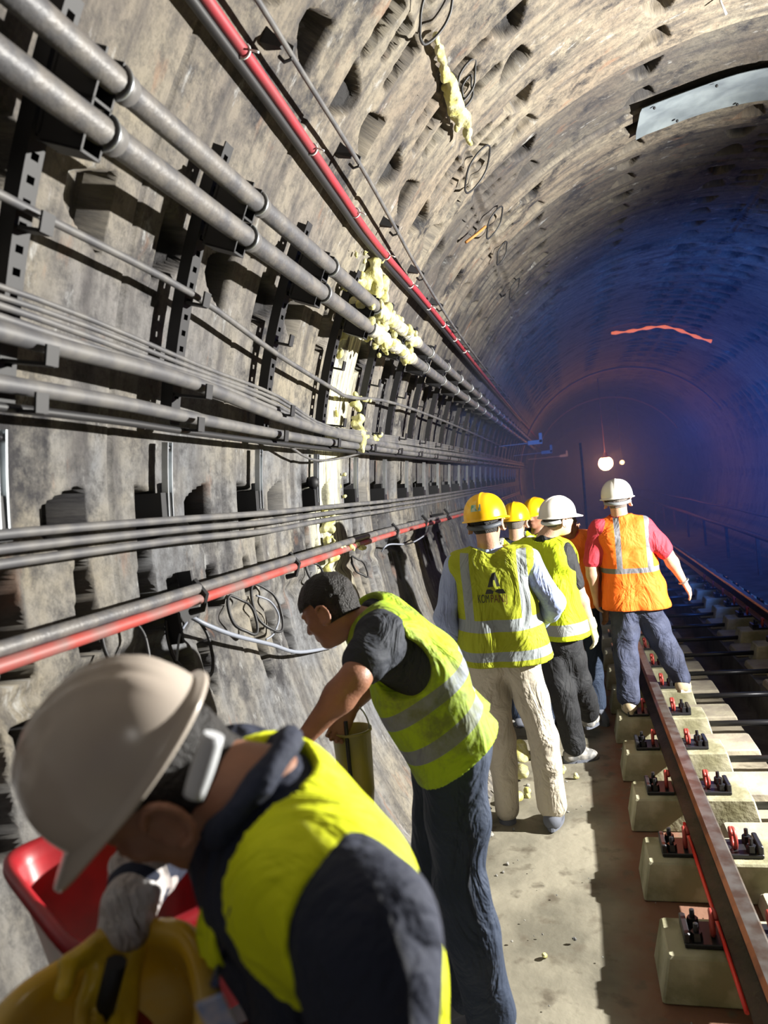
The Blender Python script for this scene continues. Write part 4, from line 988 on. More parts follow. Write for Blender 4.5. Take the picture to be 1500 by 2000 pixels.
# ---- bending man, bare headed, short sleeves
J = dict(head=(-0.769, 2.220, 1.575), neck=(-0.664, 2.260, 1.512), sL=(-0.590, 2.120, 1.496), sR=(-0.665, 2.420, 1.510), mid=(-0.489, 2.280, 1.351), pel=(-0.447, 2.320, 1.134),
         eL=(-0.636, 1.980, 1.417), wL=(-0.783, 1.930, 1.268), eR=(-0.737, 2.420, 1.301), wR=(-0.789, 2.360, 1.209),
         hL=(-0.425, 2.240, 1.118), hR=(-0.483, 2.400, 1.072), kL=(-0.443, 2.240, 0.691), kR=(-0.572, 2.450, 0.599), aL=(-0.400, 2.320, 0.201), aR=(-0.503, 2.520, 0.130))
J['tL'] = (J['aL'][0] - 1, J['aL'][1], J['aL'][2]); J['tR'] = (J['aR'][0] - 1, J['aR'][1], J['aR'][2])
ARMK = 1.22
P = Person(J, (-.42, .10, .85), (-.85, .12, -.58), 'bareheaded person bending to the wall in a charcoal tee, dirty yellow vest and navy trousers', SKIN2, h=.0065, scale=.92)
P.body(hd={'R': dict(curl=1.0), 'L': dict(curl=.5)}); P.hair(HAIR, g=.012, low=-.045, front=.05, h=.0055)
P.shirt(DKT, (.30, .30), g=.014, wr=(.003, 40, 8), h=.006)
V2 = stripe_mat('dirty_vest', (0.36, 0.54, 0.012), (0.22, 0.25, 0.31), dirt=(0.13, 0.15, 0.05), dthr=(.45, .62))
P.vest(V2, g=.030, hem=-.03, arm=.10, armdrop=.10, bands=((.36, .47), (.10, .20)), braces=None, flare=.035, h=.006, wr=(.009, 24, 16), neck=.08)
P.trousers(NAVYT, g=.026, flare=.02, waist=.09, wr=(.010, 20, 5), upto=.95); P.shoes(SHOEG)
Pbend = P; ARMK = 1.12

# ---- man with yellow helmet, blue shirt, printed vest, beige trousers
J = dict(head=(-0.452, 4.000, 1.709), neck=(-0.452, 4.000, 1.569), sL=(-0.634, 4.000, 1.483), sR=(-0.255, 4.000, 1.482), pel=(-0.429, 4.050, 0.997), eL=(-0.721, 3.970, 1.219), wL=(-0.706, 4.120, 0.941), eR=(-0.139, 4.020, 1.245), wR=(-0.263, 4.240, 1.083),
         hL=(-0.527, 4.050, 0.945), hR=(-0.351, 4.050, 0.943), kR=(-0.266, 4.020, 0.526), aR=(-0.256, 4.080, 0.100), kL=(-0.499, 4.080, 0.510), aL=(-0.517, 4.160, 0.039))
J['tR'] = (J['aR'][0] + .15, J['aR'][1] + 1, J['aR'][2]); J['tL'] = (J['aL'][0] - .15, J['aL'][1] + 1, J['aL'][2])
P = Person(J, (-.05, .02, 1), (.15, 1, -.05), 'person in yellow hard hat, printed vest, blue shirt and beige trousers, back turned', SKIN1, scale=1.0)
P.body(); P.hair(HAIR, low=-.05, front=.04)
P.shirt(BLUES, (1.0, 1.0), g=.012, name='shirt', wr=(.005, 38, 18), hem=-.05)
V3 = stripe_mat('olive_vest', (0.34, 0.38, 0.008), (0.26, 0.29, 0.30))
P.vest(V3, g=.038, hem=-.04, arm=.085, bands=((.27, .38), (-.01, .08)), braces=(.125, .175), bz=(.38, 1.0), wr=(.010, 24, 26), flare=.03, h=.007)
P.trousers(BEIGE, g=.022, flare=.016, wr=(.008, 24, 15), waist=.06); P.shoes(SHOEG, SHOEG, name='slip_on_shoe')
DEC = mat('round_sticker', (0.55, 0.62, 0.50), .4, col2=(0.10, 0.35, 0.25), nscale=60)
P.helmet(YHAT, ridge=1, brim=.045, strap=DKBAND, size=1.02, decal=DEC)
P3 = P
# print on the back of the vest: emblem and lettering, laid on the cloth
def on_back(me_verts, vest_obj, cx, cz, off=.004):
    from mathutils.bvhtree import BVHTree
    bm = BVHTree.FromPolygons([v.co[:] for v in vest_obj.data.vertices], [p.vertices[:] for p in vest_obj.data.polygons]); out = []
    for (a, b) in me_verts:
        q = Vector(P3.J['pel'] + P3.ur * (cx + a) + P3.tu * (cz + b) - P3.tf * .6); h_, n_, _, _ = bm.ray_cast(q, Vector(P3.tf))
        if h_ is None: h_ = q + Vector(P3.tf) * .45
        out.append(h_ - Vector(P3.tf) * off)
    return out
vo = [c for c in P3.o.children if c.name.startswith('safety_vest')][0]
INK = mat('dark_print', (0.03, 0.03, 0.025), .7); INKR = mat('brown_red_print', (0.10, 0.030, 0.015), .7)
def text_print(txt, w_, cx, cz, m):
    cu = bpy.data.curves.new('lettering', 'FONT'); cu.body = txt; cu.align_x = 'LEFT'; cu.size = .052; cu.offset = 0.0; o = bpy.data.objects.new('tmp', cu); COL.objects.link(o)
    bpy.context.view_layer.update(); me = bpy.data.meshes.new_from_object(o.evaluated_get(bpy.context.evaluated_depsgraph_get())); bpy.data.objects.remove(o)
    xs = [v.co.x for v in me.vertices]; k = w_ / (max(xs) - min(xs)); x0 = min(xs)
    for v, q in zip(me.vertices, on_back([((v.co.x - x0) * k, v.co.y * 1.15) for v in me.vertices], vo, cx, cz)): v.co = q
    return link('lettering', me, m, vo, False)
text_print('KOM', .060, -.095, .315, INK); text_print('PANIJ', .085, -.026, .315, INKR)
ev = []; ef = []
for poly in ([(-.008, .17), (.010, .175), (.030, .10), (.012, .10), (.004, .135), (-.004, .135), (-.008, .10), (-.030, .10)], [(-.042, .085), (.044, .085), (.056, .060), (-.054, .060)], [(-.036, .098), (-.022, .098), (-.012, .150), (-.018, .150)]):
    n0 = len(ev); ev += poly; ef.append(tuple(range(n0, len(ev))))
me = bpy.data.meshes.new('emblem'); me.from_pydata([tuple(p) for p in on_back(ev, vo, 0.0, .30, .007)], [], ef); me.update(); link('emblem', me, INK, vo, False)

# ---- man with white helmet, black tee, neon vest and yellow glove
J = dict(head=(-0.093, 5.000, 1.638), neck=(-0.184, 5.000, 1.523), sL=(-0.389, 5.100, 1.420), sR=(-0.086, 4.950, 1.425), pel=(-0.186, 5.030, 0.907), eL=(-0.456, 5.150, 1.123), wL=(-0.379, 5.300, 0.910), eR=(-0.012, 4.960, 1.169), wR=(0.056, 5.000, 0.921),
         hL=(-0.236, 5.060, 0.845), hR=(-0.134, 5.000, 0.852), kL=(-0.174, 4.980, 0.498), aL=(-0.132, 5.050, 0.086), kR=(-0.063, 5.100, 0.530), aR=(-0.012, 5.500, 0.173))
J['tL'] = (J['aL'][0] + 1, J['aL'][1] + .35, J['aL'][2] - .05); J['tR'] = (J['aR'][0] + .4, J['aR'][1] + 1, J['aR'][2])
P = Person(J, (.03, -.08, 1), (.75, .62, -.25), 'person in white hard hat, neon vest, black tee and one yellow glove, back turned', SKIN3, scale=.97)
P.body(hands=('L',)); P.hair(HAIRG, low=-.045, front=.03, g=.004)
P.shirt(BLACKT, (.42, .42), g=.012, wr=(.003, 40, 28))
V4 = stripe_mat('neon_vest', (0.50, 0.62, 0.006), (0.30, 0.32, 0.32))
P.vest(V4, g=.034, hem=-.05, arm=.072, bands=((-.02, .10),), braces=None, wr=(.005, 30, 36), flare=.02)
P.trousers(BLACKT, g=.026, flare=.012, wr=(.009, 24, 25), waist=.05); P.shoes(SHOEW, SHOEG, name='trainer')
P.helmet(WHAT, ridge=1, brim=.06, strap=VISLIP, size=.97, tilt=.0)
hl = P.hand(P.J['wR'], P.J['wR'] - P.J['eR'] + VX((.0, 0, -.1)), (-.9, .3, 0), 'R', .6, S=1.08); lo, hi = bounds([q[0] for q in hl], .05); F = Fld(lo, hi, .005)
for p, k in hl: F.add(p, k)
F.add(('c', P.J['wR'], .034, lerp(P.J['wR'], P.J['eR'], .18), .036), .012); F.build('glove', mat('pale_yellow_glove', (0.62, 0.58, 0.16), .7, col2=(0.70, 0.66, 0.50), nscale=14), P.o)
for (px, w2) in ((-.02, .035), (.045, .03)):
    m_ = MB(); q = P.J['pel'] + P.ur * px - P.tf * .165 - P.tu * (.055 + .07 * (px > 0)); m_.box((0, 0, 0), (w2, .006, .014), bev=.002); o = m_.build('pocket_patch', mat('yellow_patch', (0.75, 0.62, 0.03), .6) if px < 0 else GLOVEW, P.o); o.location = q; o.rotation_euler = (0, .1, -.3)

# ---- man with white helmet, orange vest, red tee
J = dict(head=(0.325, 5.600, 1.698), neck=(0.331, 5.600, 1.571), sL=(0.178, 5.600, 1.495), sR=(0.483, 5.600, 1.490), pel=(0.392, 5.620, 0.965), eL=(0.100, 5.580, 1.243), wL=(0.106, 5.620, 1.021), eR=(0.627, 5.580, 1.288), wR=(0.724, 5.620, 1.080),
         hL=(0.312, 5.620, 0.902), hR=(0.461, 5.620, 0.901), kL=(0.278, 5.560, 0.571), aL=(0.268, 5.500, 0.274), kR=(0.559, 5.680, 0.620), aR=(0.667, 5.720, 0.340))
J['tL'] = (J['aL'][0] - .1, J['aL'][1] + 1, J['aL'][2]); J['tR'] = (J['aR'][0] + .3, J['aR'][1] + 1, J['aR'][2] - .25)
P = Person(J, (-.03, .0, 1), (.08, 1, -.1), 'person astride the near rail in white hard hat, orange vest, red tee and jeans', SKIN3, scale=.97)
P.body(hd={'L': dict(curl=.5), 'R': dict(curl=.35)}); P.hair(HAIRG, low=-.05, front=.04, g=.005)
P.shirt(REDT, (.42, .42), g=.018, wr=(.005, 36, 38), hem=-.10)
V5 = stripe_mat('orange_vest', (0.95, 0.16, 0.008), (0.15, 0.15, 0.17))
P.vest(V5, g=.030, hem=-.05, arm=.078, neck=.066, bands=((.36, .42),), braces=(.085, .125), bz=(.36, 1.1), wr=(.010, 24, 46), flare=.025)
P.trousers(DENIM, g=.022, flare=.018, wr=(.009, 26, 35), waist=.05); P.shoes(TANB, TANB, name='boot')
P.helmet(WHAT, ridge=1, brim=.05, strap=mat('pale_grey_band', (0.25, 0.27, 0.3), .6), size=1.02)
m_ = MB(); q = Vector(P.J['wR']); d = Vector(unit(P.J['wR'] - P.J['eR'])); e1 = d.orthogonal().normalized(); e2 = d.cross(e1)
m_.tube([q + (e1 * math.cos(t) + e2 * math.sin(t)) * .034 for t in np.linspace(0, 6.28, 17)[:-1]], .006, 6, closed=True); m_.build('wristwatch', M['galv'], P.o, True)

# ---- three workers further on
def worker(x, y, yaw, H, label, hat, vm, shirt, skin, hdir, size=1.0, trou=None, lean=0.0, hoff=(0, 0, 0)):
    J, f, r = stand(x, y, yaw, H, lean=lean); J['head'] = VX(J['head']) + VX(hoff); P = Person(J, (0, 0, 1), hdir, label, skin, h=.009, scale=H / 1.78)
    P.body(); P.hair(HAIRG, low=-.05, front=.04, g=.005, h=.009); P.shirt(shirt, (.3, .3), h=.010); P.vest(vm, h=.010, bands=((.2, .3),)); P.trousers(trou or NAVYT, h=.012); P.shoes(SHOEG)
    if hat is not None: P.helmet(hat, ridge=1, brim=.05, size=1.02)
    return P
V6 = stripe_mat('pale_vest', (0.68, 0.78, 0.05), (0.6, 0.62, 0.6)); 
worker(-0.43, 5.75, 10, 1.72, 'person with yellow hard hat directly beyond the printed vest, only head and collar showing', YHAT, V6, NAVY, SKIN3, (.1, 1, 0))
worker(-0.285, 6.55, 200, 1.72, 'person with yellow hard hat facing the camera, looking down between the other helmets', YHAT, stripe_mat('vest_far', (0.6, 0.75, 0.02), GREY), NAVY, SKIN2, (-.45, -1, -.5), lean=.03)
worker(-0.055, 5.85, 160, 1.72, 'person in an orange vest almost hidden behind the neon vested man', None, stripe_mat('orange_vest_far', (0.95, 0.20, 0.02), (0.95, 0.20, 0.02)), REDT, SKIN2, (.2, -1, -.3), hoff=(0, .05, -.08))

# ------------------------------------------------------------ smaller things
def loop_wire(pts, r, label, m=None, name='wire_loop', n=6):
    P = spline([Vector(p) for p in pts], 6); mb = MB(); mb.tube(P, r, n); o = mb.build(name, m or M['blackcable'], None, True, origin=P[0]); return tag(o, label, 'wire')
def hang_loop(th, y, rad, label, sq=1.0, off=.03, rot=0.0):
    f = frame_at(th, y, 0); pts = []
    for k in range(15):
        a = rot + 2 * math.pi * k / 13; pts.append(f @ Vector((rad * math.cos(a) * sq + .01 * math.sin(3 * a), rad * math.sin(a), off + .03 * math.sin(a + 1))))
    return loop_wire(pts, .006, label)
spots = [((39.8, 2.95),.10,'nearest the top edge of the photo'), ((38.8, 3.58),.07,'beside the yellow foam string'), ((39.0, 3.66),.045,'small one touching the yellow foam string'), ((40.5, 4.47),.11,'largest, just below the yellow foam string'), ((40.3, 5.45),.09,'beside the small orange stain'), ((40.6, 6.17),.07,'below the small orange stain'), ((40.2, 7.42),.08,'last one seen up the ceiling joint')]
for (q, rad, wd) in spots: hang_loop(q[0], q[1], rad, 'black wire loop hanging from the ceiling joint, %s' % wd, 1.2)
for (q, rad, wd) in [((94.4, 1.83),.07,'closest to the foreground helmet'), ((96.1, 2.17),.09,'above the crown of the foreground helmet'), ((95.7, 2.58),.06,'right of the pale cable end'), ((96.0, 2.81),.08,'beside the pale curved wire'), ((94.5, 3.44),.05,'above the bareheaded man'), ((96.0, 4.20),.05,'between the bareheaded man and the printed vest')]:
    hang_loop(q[0], q[1], rad, 'black wire loop low on the wall, %s' % wd, 1.3, .04, 1.0)
def wall_wire(pts, r, m, label, name='wire'):
    return loop_wire([wp(a, y, of) for (a, y), of in pts], r, label, m, name, 8)
wall_wire([((94.2, 2.20),.04), ((95.2, 2.25),.07), ((96.8, 2.41),.08), ((98.9, 2.68),.08), ((101.0, 2.95),.07), ((102.9, 3.46),.04)], .008, M['bluewire'], 'pale grey cable draped across the wall behind the foreground helmet', 'cable')
wall_wire([((94.6, 2.75),.03), ((95.5, 2.81),.06), ((97.1, 2.86),.06), ((98.3, 2.80),.05), ((98.6, 2.75),.03)], .004, M['bluewire'], 'pale curved wire arching on the wall left of the bareheaded man')
wall_wire([((95.3, 4.79),.03), ((94.5, 4.83),.08), ((95.6, 5.41),.09), ((95.3, 6.09),.08), ((94.5, 6.58),.03)], .006, M['bluewire'], 'pale wire sagging under the low red pipe near the printed vest')
wall_wire([((94.6, 2.19),.03), ((95.2, 2.10),.05), ((96.8, 2.07),.04)], .004, M['bluewire'], 'thin pale wire hanging down from the pale cable end')
m = MB(); f = frame_at(*(93.8, 2.17)); m.box((0, 0, .05), (.05, .14, .012), rot=f); m.box((0.03, -.06, .03), (.12, .012, .05), rot=f); m.box((-.05, .06, .03), (.16, .012, .05), rot=f)
tag(m.build('angle_bracket', M['black']), 'bent black iron bracket under the low red pipe, by the pale cable end', 'bracket')

# yellow spray foam: blobs grown along lines
def foam_lump(name, items, label, m='foam', h=.008, wr=.007):
    lo, hi = bounds([('c', c, r, c, r) for c, r in items], .04); F = Fld(lo, hi, h)
    for c, r in items: F.add(('c', c, r, c, r), .026)
    F.wrinkle(wr, 70, 3); o = F.build(name, M[m]); return tag(o, label, 'foam', kind='stuff' if 'clump' in name or 'run' in name or 'mass' in name else None)
def run(a, b, n, r0, r1, off0=.0, off1=.0, jit=.02):
    out = []
    for i in range(n):
        t = i / max(1, n - 1); th = a[0] + (b[0] - a[0]) * t; y = a[1] + (b[1] - a[1]) * t
        p = wp(th, y, off0 + (off1 - off0) * t); out.append((VX(p) + rng.uniform(-jit, jit, 3), r0 + (r1 - r0) * t * rng.uniform(.7, 1.2)))
    return out
it = run((40.5, 3.11), (40.8, 3.38), 14, .009, .016, .02, .03, .006) + run((40.8, 3.38), (40.9, 3.66), 14, .018, .032, .03, .05, .014) + run((40.7, 3.63), (41.2, 3.96), 12, .030, .014, .05, .09, .016) + run((41.0, 3.48), (41.7, 3.76), 8, .022, .014, .03, .06, .012)
foam_lump('foam_string', it, 'string of yellow spray foam dripping from the ceiling joint', h=.007)
it = run((59.0, 3.84), (62.7, 4.02), 16, .026, .022, .04, .06, .03) + run((64.3, 3.53), (66.1, 3.97), 22, .016, .020, .10, .2, .05) + run((59.2, 3.49), (58.2, 4.02), 14, .008, .012, .01, .02, .03) + run((66.7, 3.55), (67.9, 4.16), 16, .012, .016, .16, .22, .05) + run((60.3, 4.11), (66.6, 4.00), 16, .010, .012, .02, .10, .04) + run((61.3, 3.71), (60.0, 4.10), 16, .022, .026, .03, .04, .03) + run((59.1, 4.14), (63.4, 4.15), 12, .016, .014, .04, .06, .02) + run((63.3, 3.56), (63.7, 3.95), 14, .02, .024, .05, .1, .04)
foam_lump('foam_mass', it, 'thick mass of yellow spray foam above the two grey pipes', h=.010)
it = []
for k in range(90):
    y = 3.5 + 1.15 * rng.rand(); th = 63.9 if rng.rand() < .5 else 66.6; it.append((VX(wp(th + rng.uniform(-.9, .9), y, .20 + rng.uniform(-.03, .03))), rng.uniform(.012, .026)))
foam_lump('foam_clumps', it, 'pale foam clumps stuck on the two grey pipes', h=.009)
it = run((74.2, 4.09), (80.9, 4.08), 20, .016, .020, .08, .13, .03) + run((78.5, 4.00), (78.6, 4.48), 12, .014, .014, .12, .14, .03) + run((74.2, 3.97), (73.9, 4.26), 8, .012, .012, .08, .1, .012)
foam_lump('foam_clumps', it, 'yellow foam clump stuck on the middle cable bundle', h=.008)
it = run((87.4, 3.78), (94.6, 3.68), 22, .016, .016, .03, .05, .03) + run((92.1, 3.49), (93.4, 4.05), 10, .02, .014, .12, .15, .012)
foam_lump('foam_clumps', it, 'yellow foam crusted over the low red pipe and wall', h=.008)
it = run((65.1, 3.92), (70.4, 3.81), 14, .012, .012, .01, .01, .02) + run((70.4, 3.81), (86.1, 4.16), 26, .010, .010, .005, .005, .03)
foam_lump('foam_run', it, 'thin dried foam run trickling down the wall between the pipe levels', h=.008)
# black plug on the wall
p = wp(*(84.8, 3.57), .03); m = MB(); m.ball((0, 0, 0), .032, 14, 10, M4=Matrix.Rotation(.3, 4, 'Y')); m.tube([(0, 0, 0), (-.1, 0, 0)], .012, 8); o = m.build('plug', M['black'], None, True); o.location = p; tag(o, 'round black plug sticking out of the left wall above the low cables', 'plug')
# orange stain strip on the joint
f0, f1 = (46.0, 5.23), (42.0, 5.34); m = MB(); m.tube([wp(f0[0], f0[1], .02), wp((f0[0] + f1[0]) / 2, (f0[1] + f1[1]) / 2, .03), wp(f1[0], f1[1], .03)], .010, 6); tag(m.build('orange_strip', mat('ochre_strip', (.42, .19, .05), .7), None, True), 'short ochre strip by the ceiling joint', 'strip')

# zinc sheet bent along the ceiling
m = MB(); v = []; f = []; na = 40; nb = 5; a0, a1 = 14.3, -52
for i in range(na + 1):
    a = a0 + (a1 - a0) * i / na
    for k in range(nb + 1):
        y = 5.36 + .45 * k / nb + .02 * math.sin(i * .5) + (.03 if i == 0 and k > 2 else 0); v.append(wp(a, y, .022 + .012 * math.sin(i * .9) * math.sin(k * 1.3) + (.015 if k in (0, nb) else 0)))
for i in range(na):
    for k in range(nb): f.append((i * (nb + 1) + k, i * (nb + 1) + k + 1, (i + 1) * (nb + 1) + k + 1, (i + 1) * (nb + 1) + k))
n0 = len(v); v2 = [p - Vector((p.x - CX, 0, p.z - CZ)).normalized() * -.003 for p in v]; m.add(v, f); m.add(v2, [tuple(reversed(q)) for q in f])
sh = m.build('metal_sheet', M['sheet'], None, True); tag(sh, 'dented zinc sheet strip curved across the ceiling', 'metal sheet')
for i in range(6):
    m = MB(); m.ball(wp(12.5 - 4.4 * i, 5.40 + (.36 if i % 2 else 0), .05), .010, 8, 6); m.build('bolt', M['black'], sh, True)
m = MB(); m.tube([wp(7.0, 4.45, -.02), wp(7.0, 4.45, .03), wp(6.6, 4.46, .10)], .006, 6); tag(m.build('wire', M['white'], None, True), 'short white wire poking from a ceiling pocket at the top edge', 'wire')
# small bits on far ceiling
m = MB(); m.tube([wp(8.6 - 39 * t, 13.8 + .35 * t, .08 + .03 * math.sin(t * 9)) for t in np.linspace(0, 1, 24)], .022, 6, rfun=lambda i: .022 + .012 * math.sin(i * 1.7)); tag(m.build('orange_strip', mat('orange_glint_glow', (.9, .25, .08), .5, emis=(1.0, .20, .06), es=.9), None, True), 'orange lamp glint on a far ceiling ring, built as a glowing strip', 'strip')  # glint of the far lamp on a ring edge, made self-lit
for k, (p, wd) in enumerate([((-0.502, 13.000, 2.522), 'nearest'), ((-0.420, 17.000, 2.458), 'middle'), ((-0.088, 24.000, 2.506), 'farthest')]):
    m = MB(); m.box((0, 0, 0), (.24, .05, .07)); m.box((.10, 0, .07), (.05, .05, .16)); wx = CX - math.sqrt(R * R - (p[2] - CZ) ** 2) - p[0]; m.box((wx / 2 - .06, 0, .0), (abs(wx), .012, .012)); o = m.build('wall_bracket', M['white']); o.location = p; tag(o, '%s of three pale angled brackets on the far left wall' % wd, 'bracket')
for k, (y_, off) in enumerate(((18.6, .12), (25.5, .14))):      # lamplight on ring edges, built as orange-tinted hoops
    m = MB(); m.tube([wp(a, y_, off) for a in np.linspace(96, -60, 60)], .025, 6); tag(m.build('ring_glint_hoop', M['hoop'], None, True), '%s orange lamplit ring edge on the far lining, built as a hoop' % ('nearer' if k == 0 else 'farther'), 'hoop')
# far lamp
P0 = VX((1.006, 21.000, 2.103)); m = MB(); m.ball((0, 0, 0), .19, 16, 12); lr = empty('tunnel_lamp', tuple(P0)); m.build('bulb', M['lamp'], lr, True); m = MB(); m.lathe([(.05, .30), (.07, .2), (.16, .10), (.17, .06)], 20); m.build('lamp_shade', M['rust'], lr, True)
m = MB(); m.tube([(0, 0, .3), (0, 0, CZ + R - P0[2])], .012, 6); m.build('hanging_rod', M['rust'], lr, True); tag(lr, 'glowing orange lamp hanging far down the tunnel', 'lamp')
lamp('orange_lamp', 'POINT', (P0[0], P0[1] - 1.0, P0[2] + .1), 60, (1.0, .30, .10), .2)
P1 = VX((1.772, 26.000, 2.121)); m = MB(); m.ball((0, 0, 0), .075, 12, 8); lr = empty('tunnel_lamp', tuple(P1)); m.build('bulb', mat('dim_lamp', (1, .7, .4), .5, emis=(1, .55, .25), es=6), lr, True)
m = MB(); m.tube([(0, 0, .05), (0, 0, CZ + R - P1[2])], .012, 6); m.build('hanging_rod', M['rust'], lr, True); tag(lr, 'smaller dim lamp right of the glowing one', 'lamp')
m = MB(); a = VX((0.259, 14.000, 2.465)); b = VX((0.219, 14.000, 1.342)); m.tube([Vector(a), Vector((a + b) / 2 + VX((.02, 0, 0))), Vector((b[0], b[1], 0.0))], .022, 6); tag(m.build('pole', M['rust'], None, True), 'thin rusty pole standing left of the far lamp', 'pole')
m = MB(); m.tube([(.385, y, .186) for y in np.linspace(2.45, 3.75, 12)], .008, 6); tag(m.build('red_line', mat('red_gleam', (.75, .03, .02), .4), None, True), 'red gleam along the foot of the near rail, built as a tube', 'gleam')  # reflected red gleam on the rail foot, modelled as a thin tube
# third rail cover on the right wall
m = MB(); a = -133.0
m.tube([(2.75, y, 0.66 + .008 * math.sin(y)) for y in np.linspace(2, 38, 30)], .04, 8); tr = m.build('conductor_rail', M['rust'], None, True); tag(tr, 'rusty conductor rail low along the dark right side', 'conductor rail')
for i in range(9):
    m = MB(); m.box((2.80, 8 + 2.4 * i, .33), (.05, .06, .66)); m.build('post', M['rust'], tr)
m = MB(); m.tube([(2.95, y, 0.95 + .01 * math.sin(y * 1.3)) for y in np.linspace(2, 38, 30)], .022, 8); tag(m.build('cable', M['rust'], None, True), 'thin rusty line above the conductor rail at the right', 'cable')

# ------------------------------------------------------------ tubs and tools by the foreground man
YT = mat('yellow_tub_plastic', (0.80, 0.48, 0.03), 0.22, col2=(0.72, 0.56, 0.22), nscale=5, thr=(.45, .7)); RT = mat('red_crate_plastic', (0.42, 0.012, 0.02), 0.4, col2=(0.22, 0.01, 0.015), nscale=8)
def tub(name, c, rx, ry, hgt, m, rot=(0, 0, 0), lip=.016, e=2.6, taper=.78, n=64):
    prof = [(taper * .0, -hgt), (taper, -hgt), (1.0, -.01), (1.0, 0), (1.0 + lip / rx * 1.6, .004), (1.0 + lip / rx * 1.6, -.008), (1.0 + lip / rx, -.012), (1.0 + .004 / rx, -.02)]
    inner = [(1.0, 0), (.985, -.012), (taper * .96, -hgt + .012), (0, -hgt + .012)]
    v = []; f = []; rows = [prof[::-1][-2:]] if False else None
    seq = [(0.001, -hgt), (taper, -hgt), (.99, -.03), (1.0 + lip / rx, -.026), (1.0 + 2 * lip / rx, -.016), (1.0 + 1.7 * lip / rx, -.002), (1.0 + .8 * lip / rx, .003), (.985, -.004), (.96, -.03), (taper * .95, -hgt + .012), (0.001, -hgt + .012)]
    for k, z in seq:
        for i in range(n):
            a = 2 * math.pi * i / n; x = math.copysign(abs(math.cos(a)) ** (2 / e), math.cos(a)); y = math.copysign(abs(math.sin(a)) ** (2 / e), math.sin(a)); v.append((rx * k * x, ry * k * y, z))
    for r_ in range(len(seq) - 1):
        for i in range(n): f.append((r_ * n + i, r_ * n + (i + 1) % n, (r_ + 1) * n + (i + 1) % n, (r_ + 1) * n + i))
    mb = MB(); mb.add(v, f); o = mb.build(name, m, None, True); o.location = c; o.rotation_euler = rot; return o
yt = tub('tub', (-0.656, 0.800, 1.280), .128, .098, .20, YT, (math.radians(30), math.radians(-14), math.radians(30)), e=3.0)
tag(yt, 'glossy yellow plastic tub the foreground man reaches into', 'tub')
rt = tub('crate', (-.80, 1.14, 1.33), .235, .17, .22, RT, (0, 0, math.radians(-35.6)), e=6.0, lip=.012)
tag(rt, 'bright red plastic crate behind the yellow tub', 'crate')
# dark drum carrying both, mostly below the frame
m = MB(); zt = rt.location.z - .225; m.lathe([(0.001, 0), (.26, 0), (.27, .02), (.265, zt * .33), (.275, zt * .34), (.265, zt * .35), (.265, zt * .66), (.275, zt * .67), (.265, zt * .68), (.27, zt - .01), (.25, zt), (0.001, zt)], 40)
dr = m.build('drum', M['black'], None, True); dr.location = (-.72, 1.06, .0); tag(dr, 'black drum standing below the red crate and yellow tub', 'drum')
m = MB(); a, b = VX((-0.635, 0.830, 1.350)), VX((-0.672, 0.830, 1.257)); m.tube([Vector(a), Vector((a + b) / 2), Vector(b)], .014, 8); tr_ = m.build('trowel_handle', M['black'], None, True); tag(tr_, 'dark tool handle gripped in the yellow glove over the tub', 'tool')
# olive pail held by the bending man
pb = VX(Pbend.J['wR']); rr = empty('pail', tuple(pb)); m = MB(); m.lathe([(.001, -.26), (.050, -.26), (.058, -.20), (.066, 0), (.070, .0), (.070, .008), (.062, .008), (.052, -.2), (.001, -.24)], 28)
PM = mat('olive_yellow_plastic', (0.42, 0.36, 0.05), .45, col2=(0.30, 0.27, 0.08), nscale=7); m.build('body', PM, rr, True)
m = MB(); m.tube([(.066 * math.cos(t), 0, .0 + .075 * math.sin(t) * 1.3) for t in np.linspace(0, math.pi, 14)], .003, 6); m.build('handle', M['galv'], rr, True); tag(rr, 'olive yellow pail hanging from the bending man\'s far hand', 'pail')
rr.location = tuple(pb + VX((0.0, 0, -.07)))
loop_wire([Vector(pb + VX((0, -.05, -.02))), Vector(pb + VX((.01, -.085, -.2))), Vector(pb + VX((.02, -.07, -.45))), Vector((pb[0] + .03, pb[1] - .1, .35)), Vector((pb[0] + .12, pb[1] - .05, .06))], .007, 'black hose running down past the olive pail', None, 'hose')

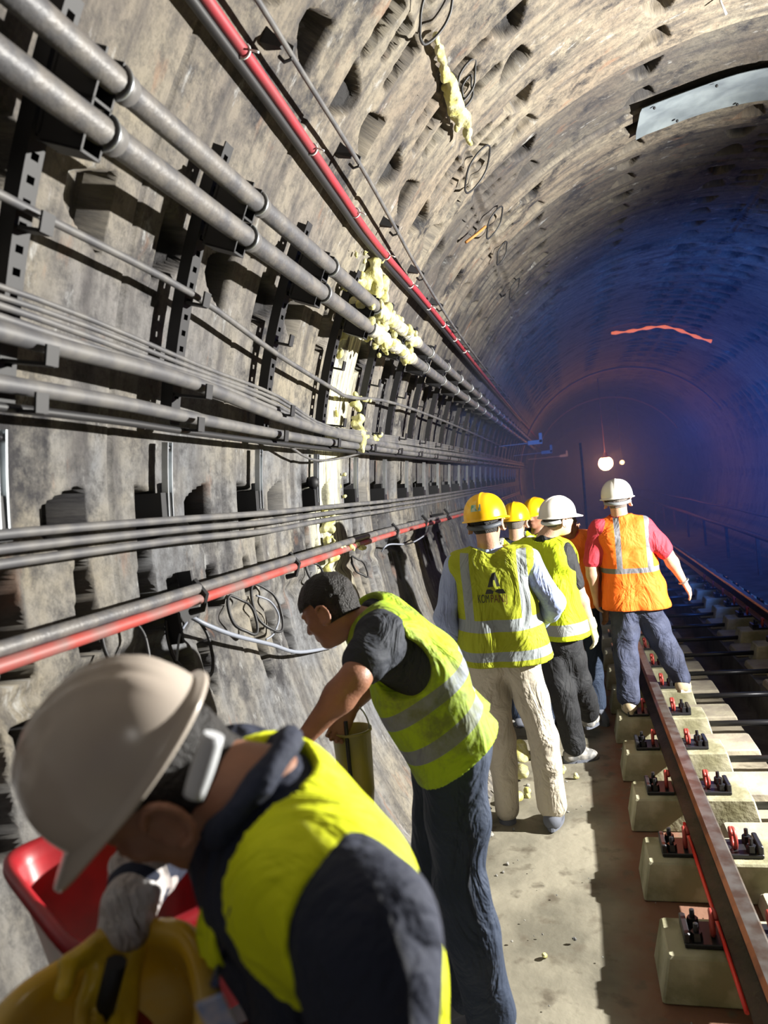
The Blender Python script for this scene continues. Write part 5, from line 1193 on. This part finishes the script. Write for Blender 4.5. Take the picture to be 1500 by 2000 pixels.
# hose coil, rubble and lumps at the foot of the wall
c = VX((-1.253, 4.174, 0.120)); pts = []
for k in range(60):
    a = k * .42; pts.append(Vector((c[0] + .17 * math.cos(a) * (1 + .08 * math.sin(k)), c[1] + .26 * math.sin(a), .028 + .003 * k + .008 * math.sin(k * 1.7))))
mb = MB(); mb.tube(pts, .014, 8); tag(mb.build('hose_coil', mat('dirty_hose', (.10, .09, .06), .5), None, True, origin=pts[0]), 'coiled dirty hose at the foot of the wall beside the bareheaded man', 'hose')
def lump(c, r, m, seed, name, label, cat='rubble', grp=None):
    c = VX(c); F = Fld(c - r * 1.5, c + r * 1.5, r / 9); rs = np.random.RandomState(seed)
    for k in range(5): q = c + rs.uniform(-.45, .45, 3) * r; F.add(('c', q, r * rs.uniform(.4, .62), q + rs.uniform(-.2, .2, 3) * r, r * .4), r * .15)
    F.wrinkle(r * .12, 2.2 / r, seed); F.cut(lambda X, Y, Z: 0.002 - Z + 0 * X); o = F.build(name, m); return tag(o, label, cat, grp)
lump(VX((-0.899, 3.490, 0.160)), .13, M['whiterock'], 3, 'concrete_lump', 'large pale lump of concrete on the floor beside the navy trousers')
lump(VX((-0.800, 3.267, 0.070)), .09, M['rock'], 4, 'concrete_lump', 'grey lump of concrete lower down beside the navy trousers')
fo = [(1012,1470,.09,'between the legs of the beige trousers, upper one'), (1018,1508,.07,'under the beige knee, next to the upper chunk'), (1003,1560,.06,'left of the beige shin'), (1028,1545,.04,'tiny one right beside the beige shin'), (1098,1500,.035,'by the dusty trainer'), (1125,1512,.025,'in front of the dusty trainer'), (1062,1865,.022,'alone on the walkway in the lower middle'), (1330,1590,.03,'beside the near rail'), (1152,1400,.05,'behind the dusty trainer')]
for i, (px, py, r, wd) in enumerate([]): pass
FO = [((-0.513, 5.086, 0.050), .085), ((-0.469, 4.708, 0.050), .065), ((-0.493, 4.348, 0.040), .06), ((-0.426, 4.474, 0.030), .035), ((-0.217, 4.830, 0.020), .03), ((-0.131, 4.745, 0.020), .022), ((-0.271, 2.943, 0.012), .016)]
for i, (c, r) in enumerate(FO): lump(VX(c), r, M['foam'], 20 + i, 'foam_chunk', 'cream foam chunk on the walkway, ' + fo[i][3], 'foam', 'cream foam chunks on the walkway')
# loose rubble along the foot of the wall
mb = MB(); rs = np.random.RandomState(5)
for k in range(620):
    y = 1.0 + 10 * rs.rand() ** 1.4; x = -.80 + abs(rs.randn()) * .16; r = .008 + .03 * rs.rand() ** 3
    if k > 430: x = rs.uniform(-.6, .42); r = .003 + .008 * rs.rand() ** 3
    z = .02 + max(0, (-.45 - x)) * .3
    if k <= 430 and -.55 < x: z = .01
    mb.ball((x, y, z + r * .3), (r * rs.uniform(.7, 1.3), r * rs.uniform(.7, 1.3), r * rs.uniform(.5, .9)), 6, 4, .35)
tag(mb.build('rubble', M['rock']), 'loose grey rubble and grit strewn along the foot of the left wall', 'rubble', kind='stuff')
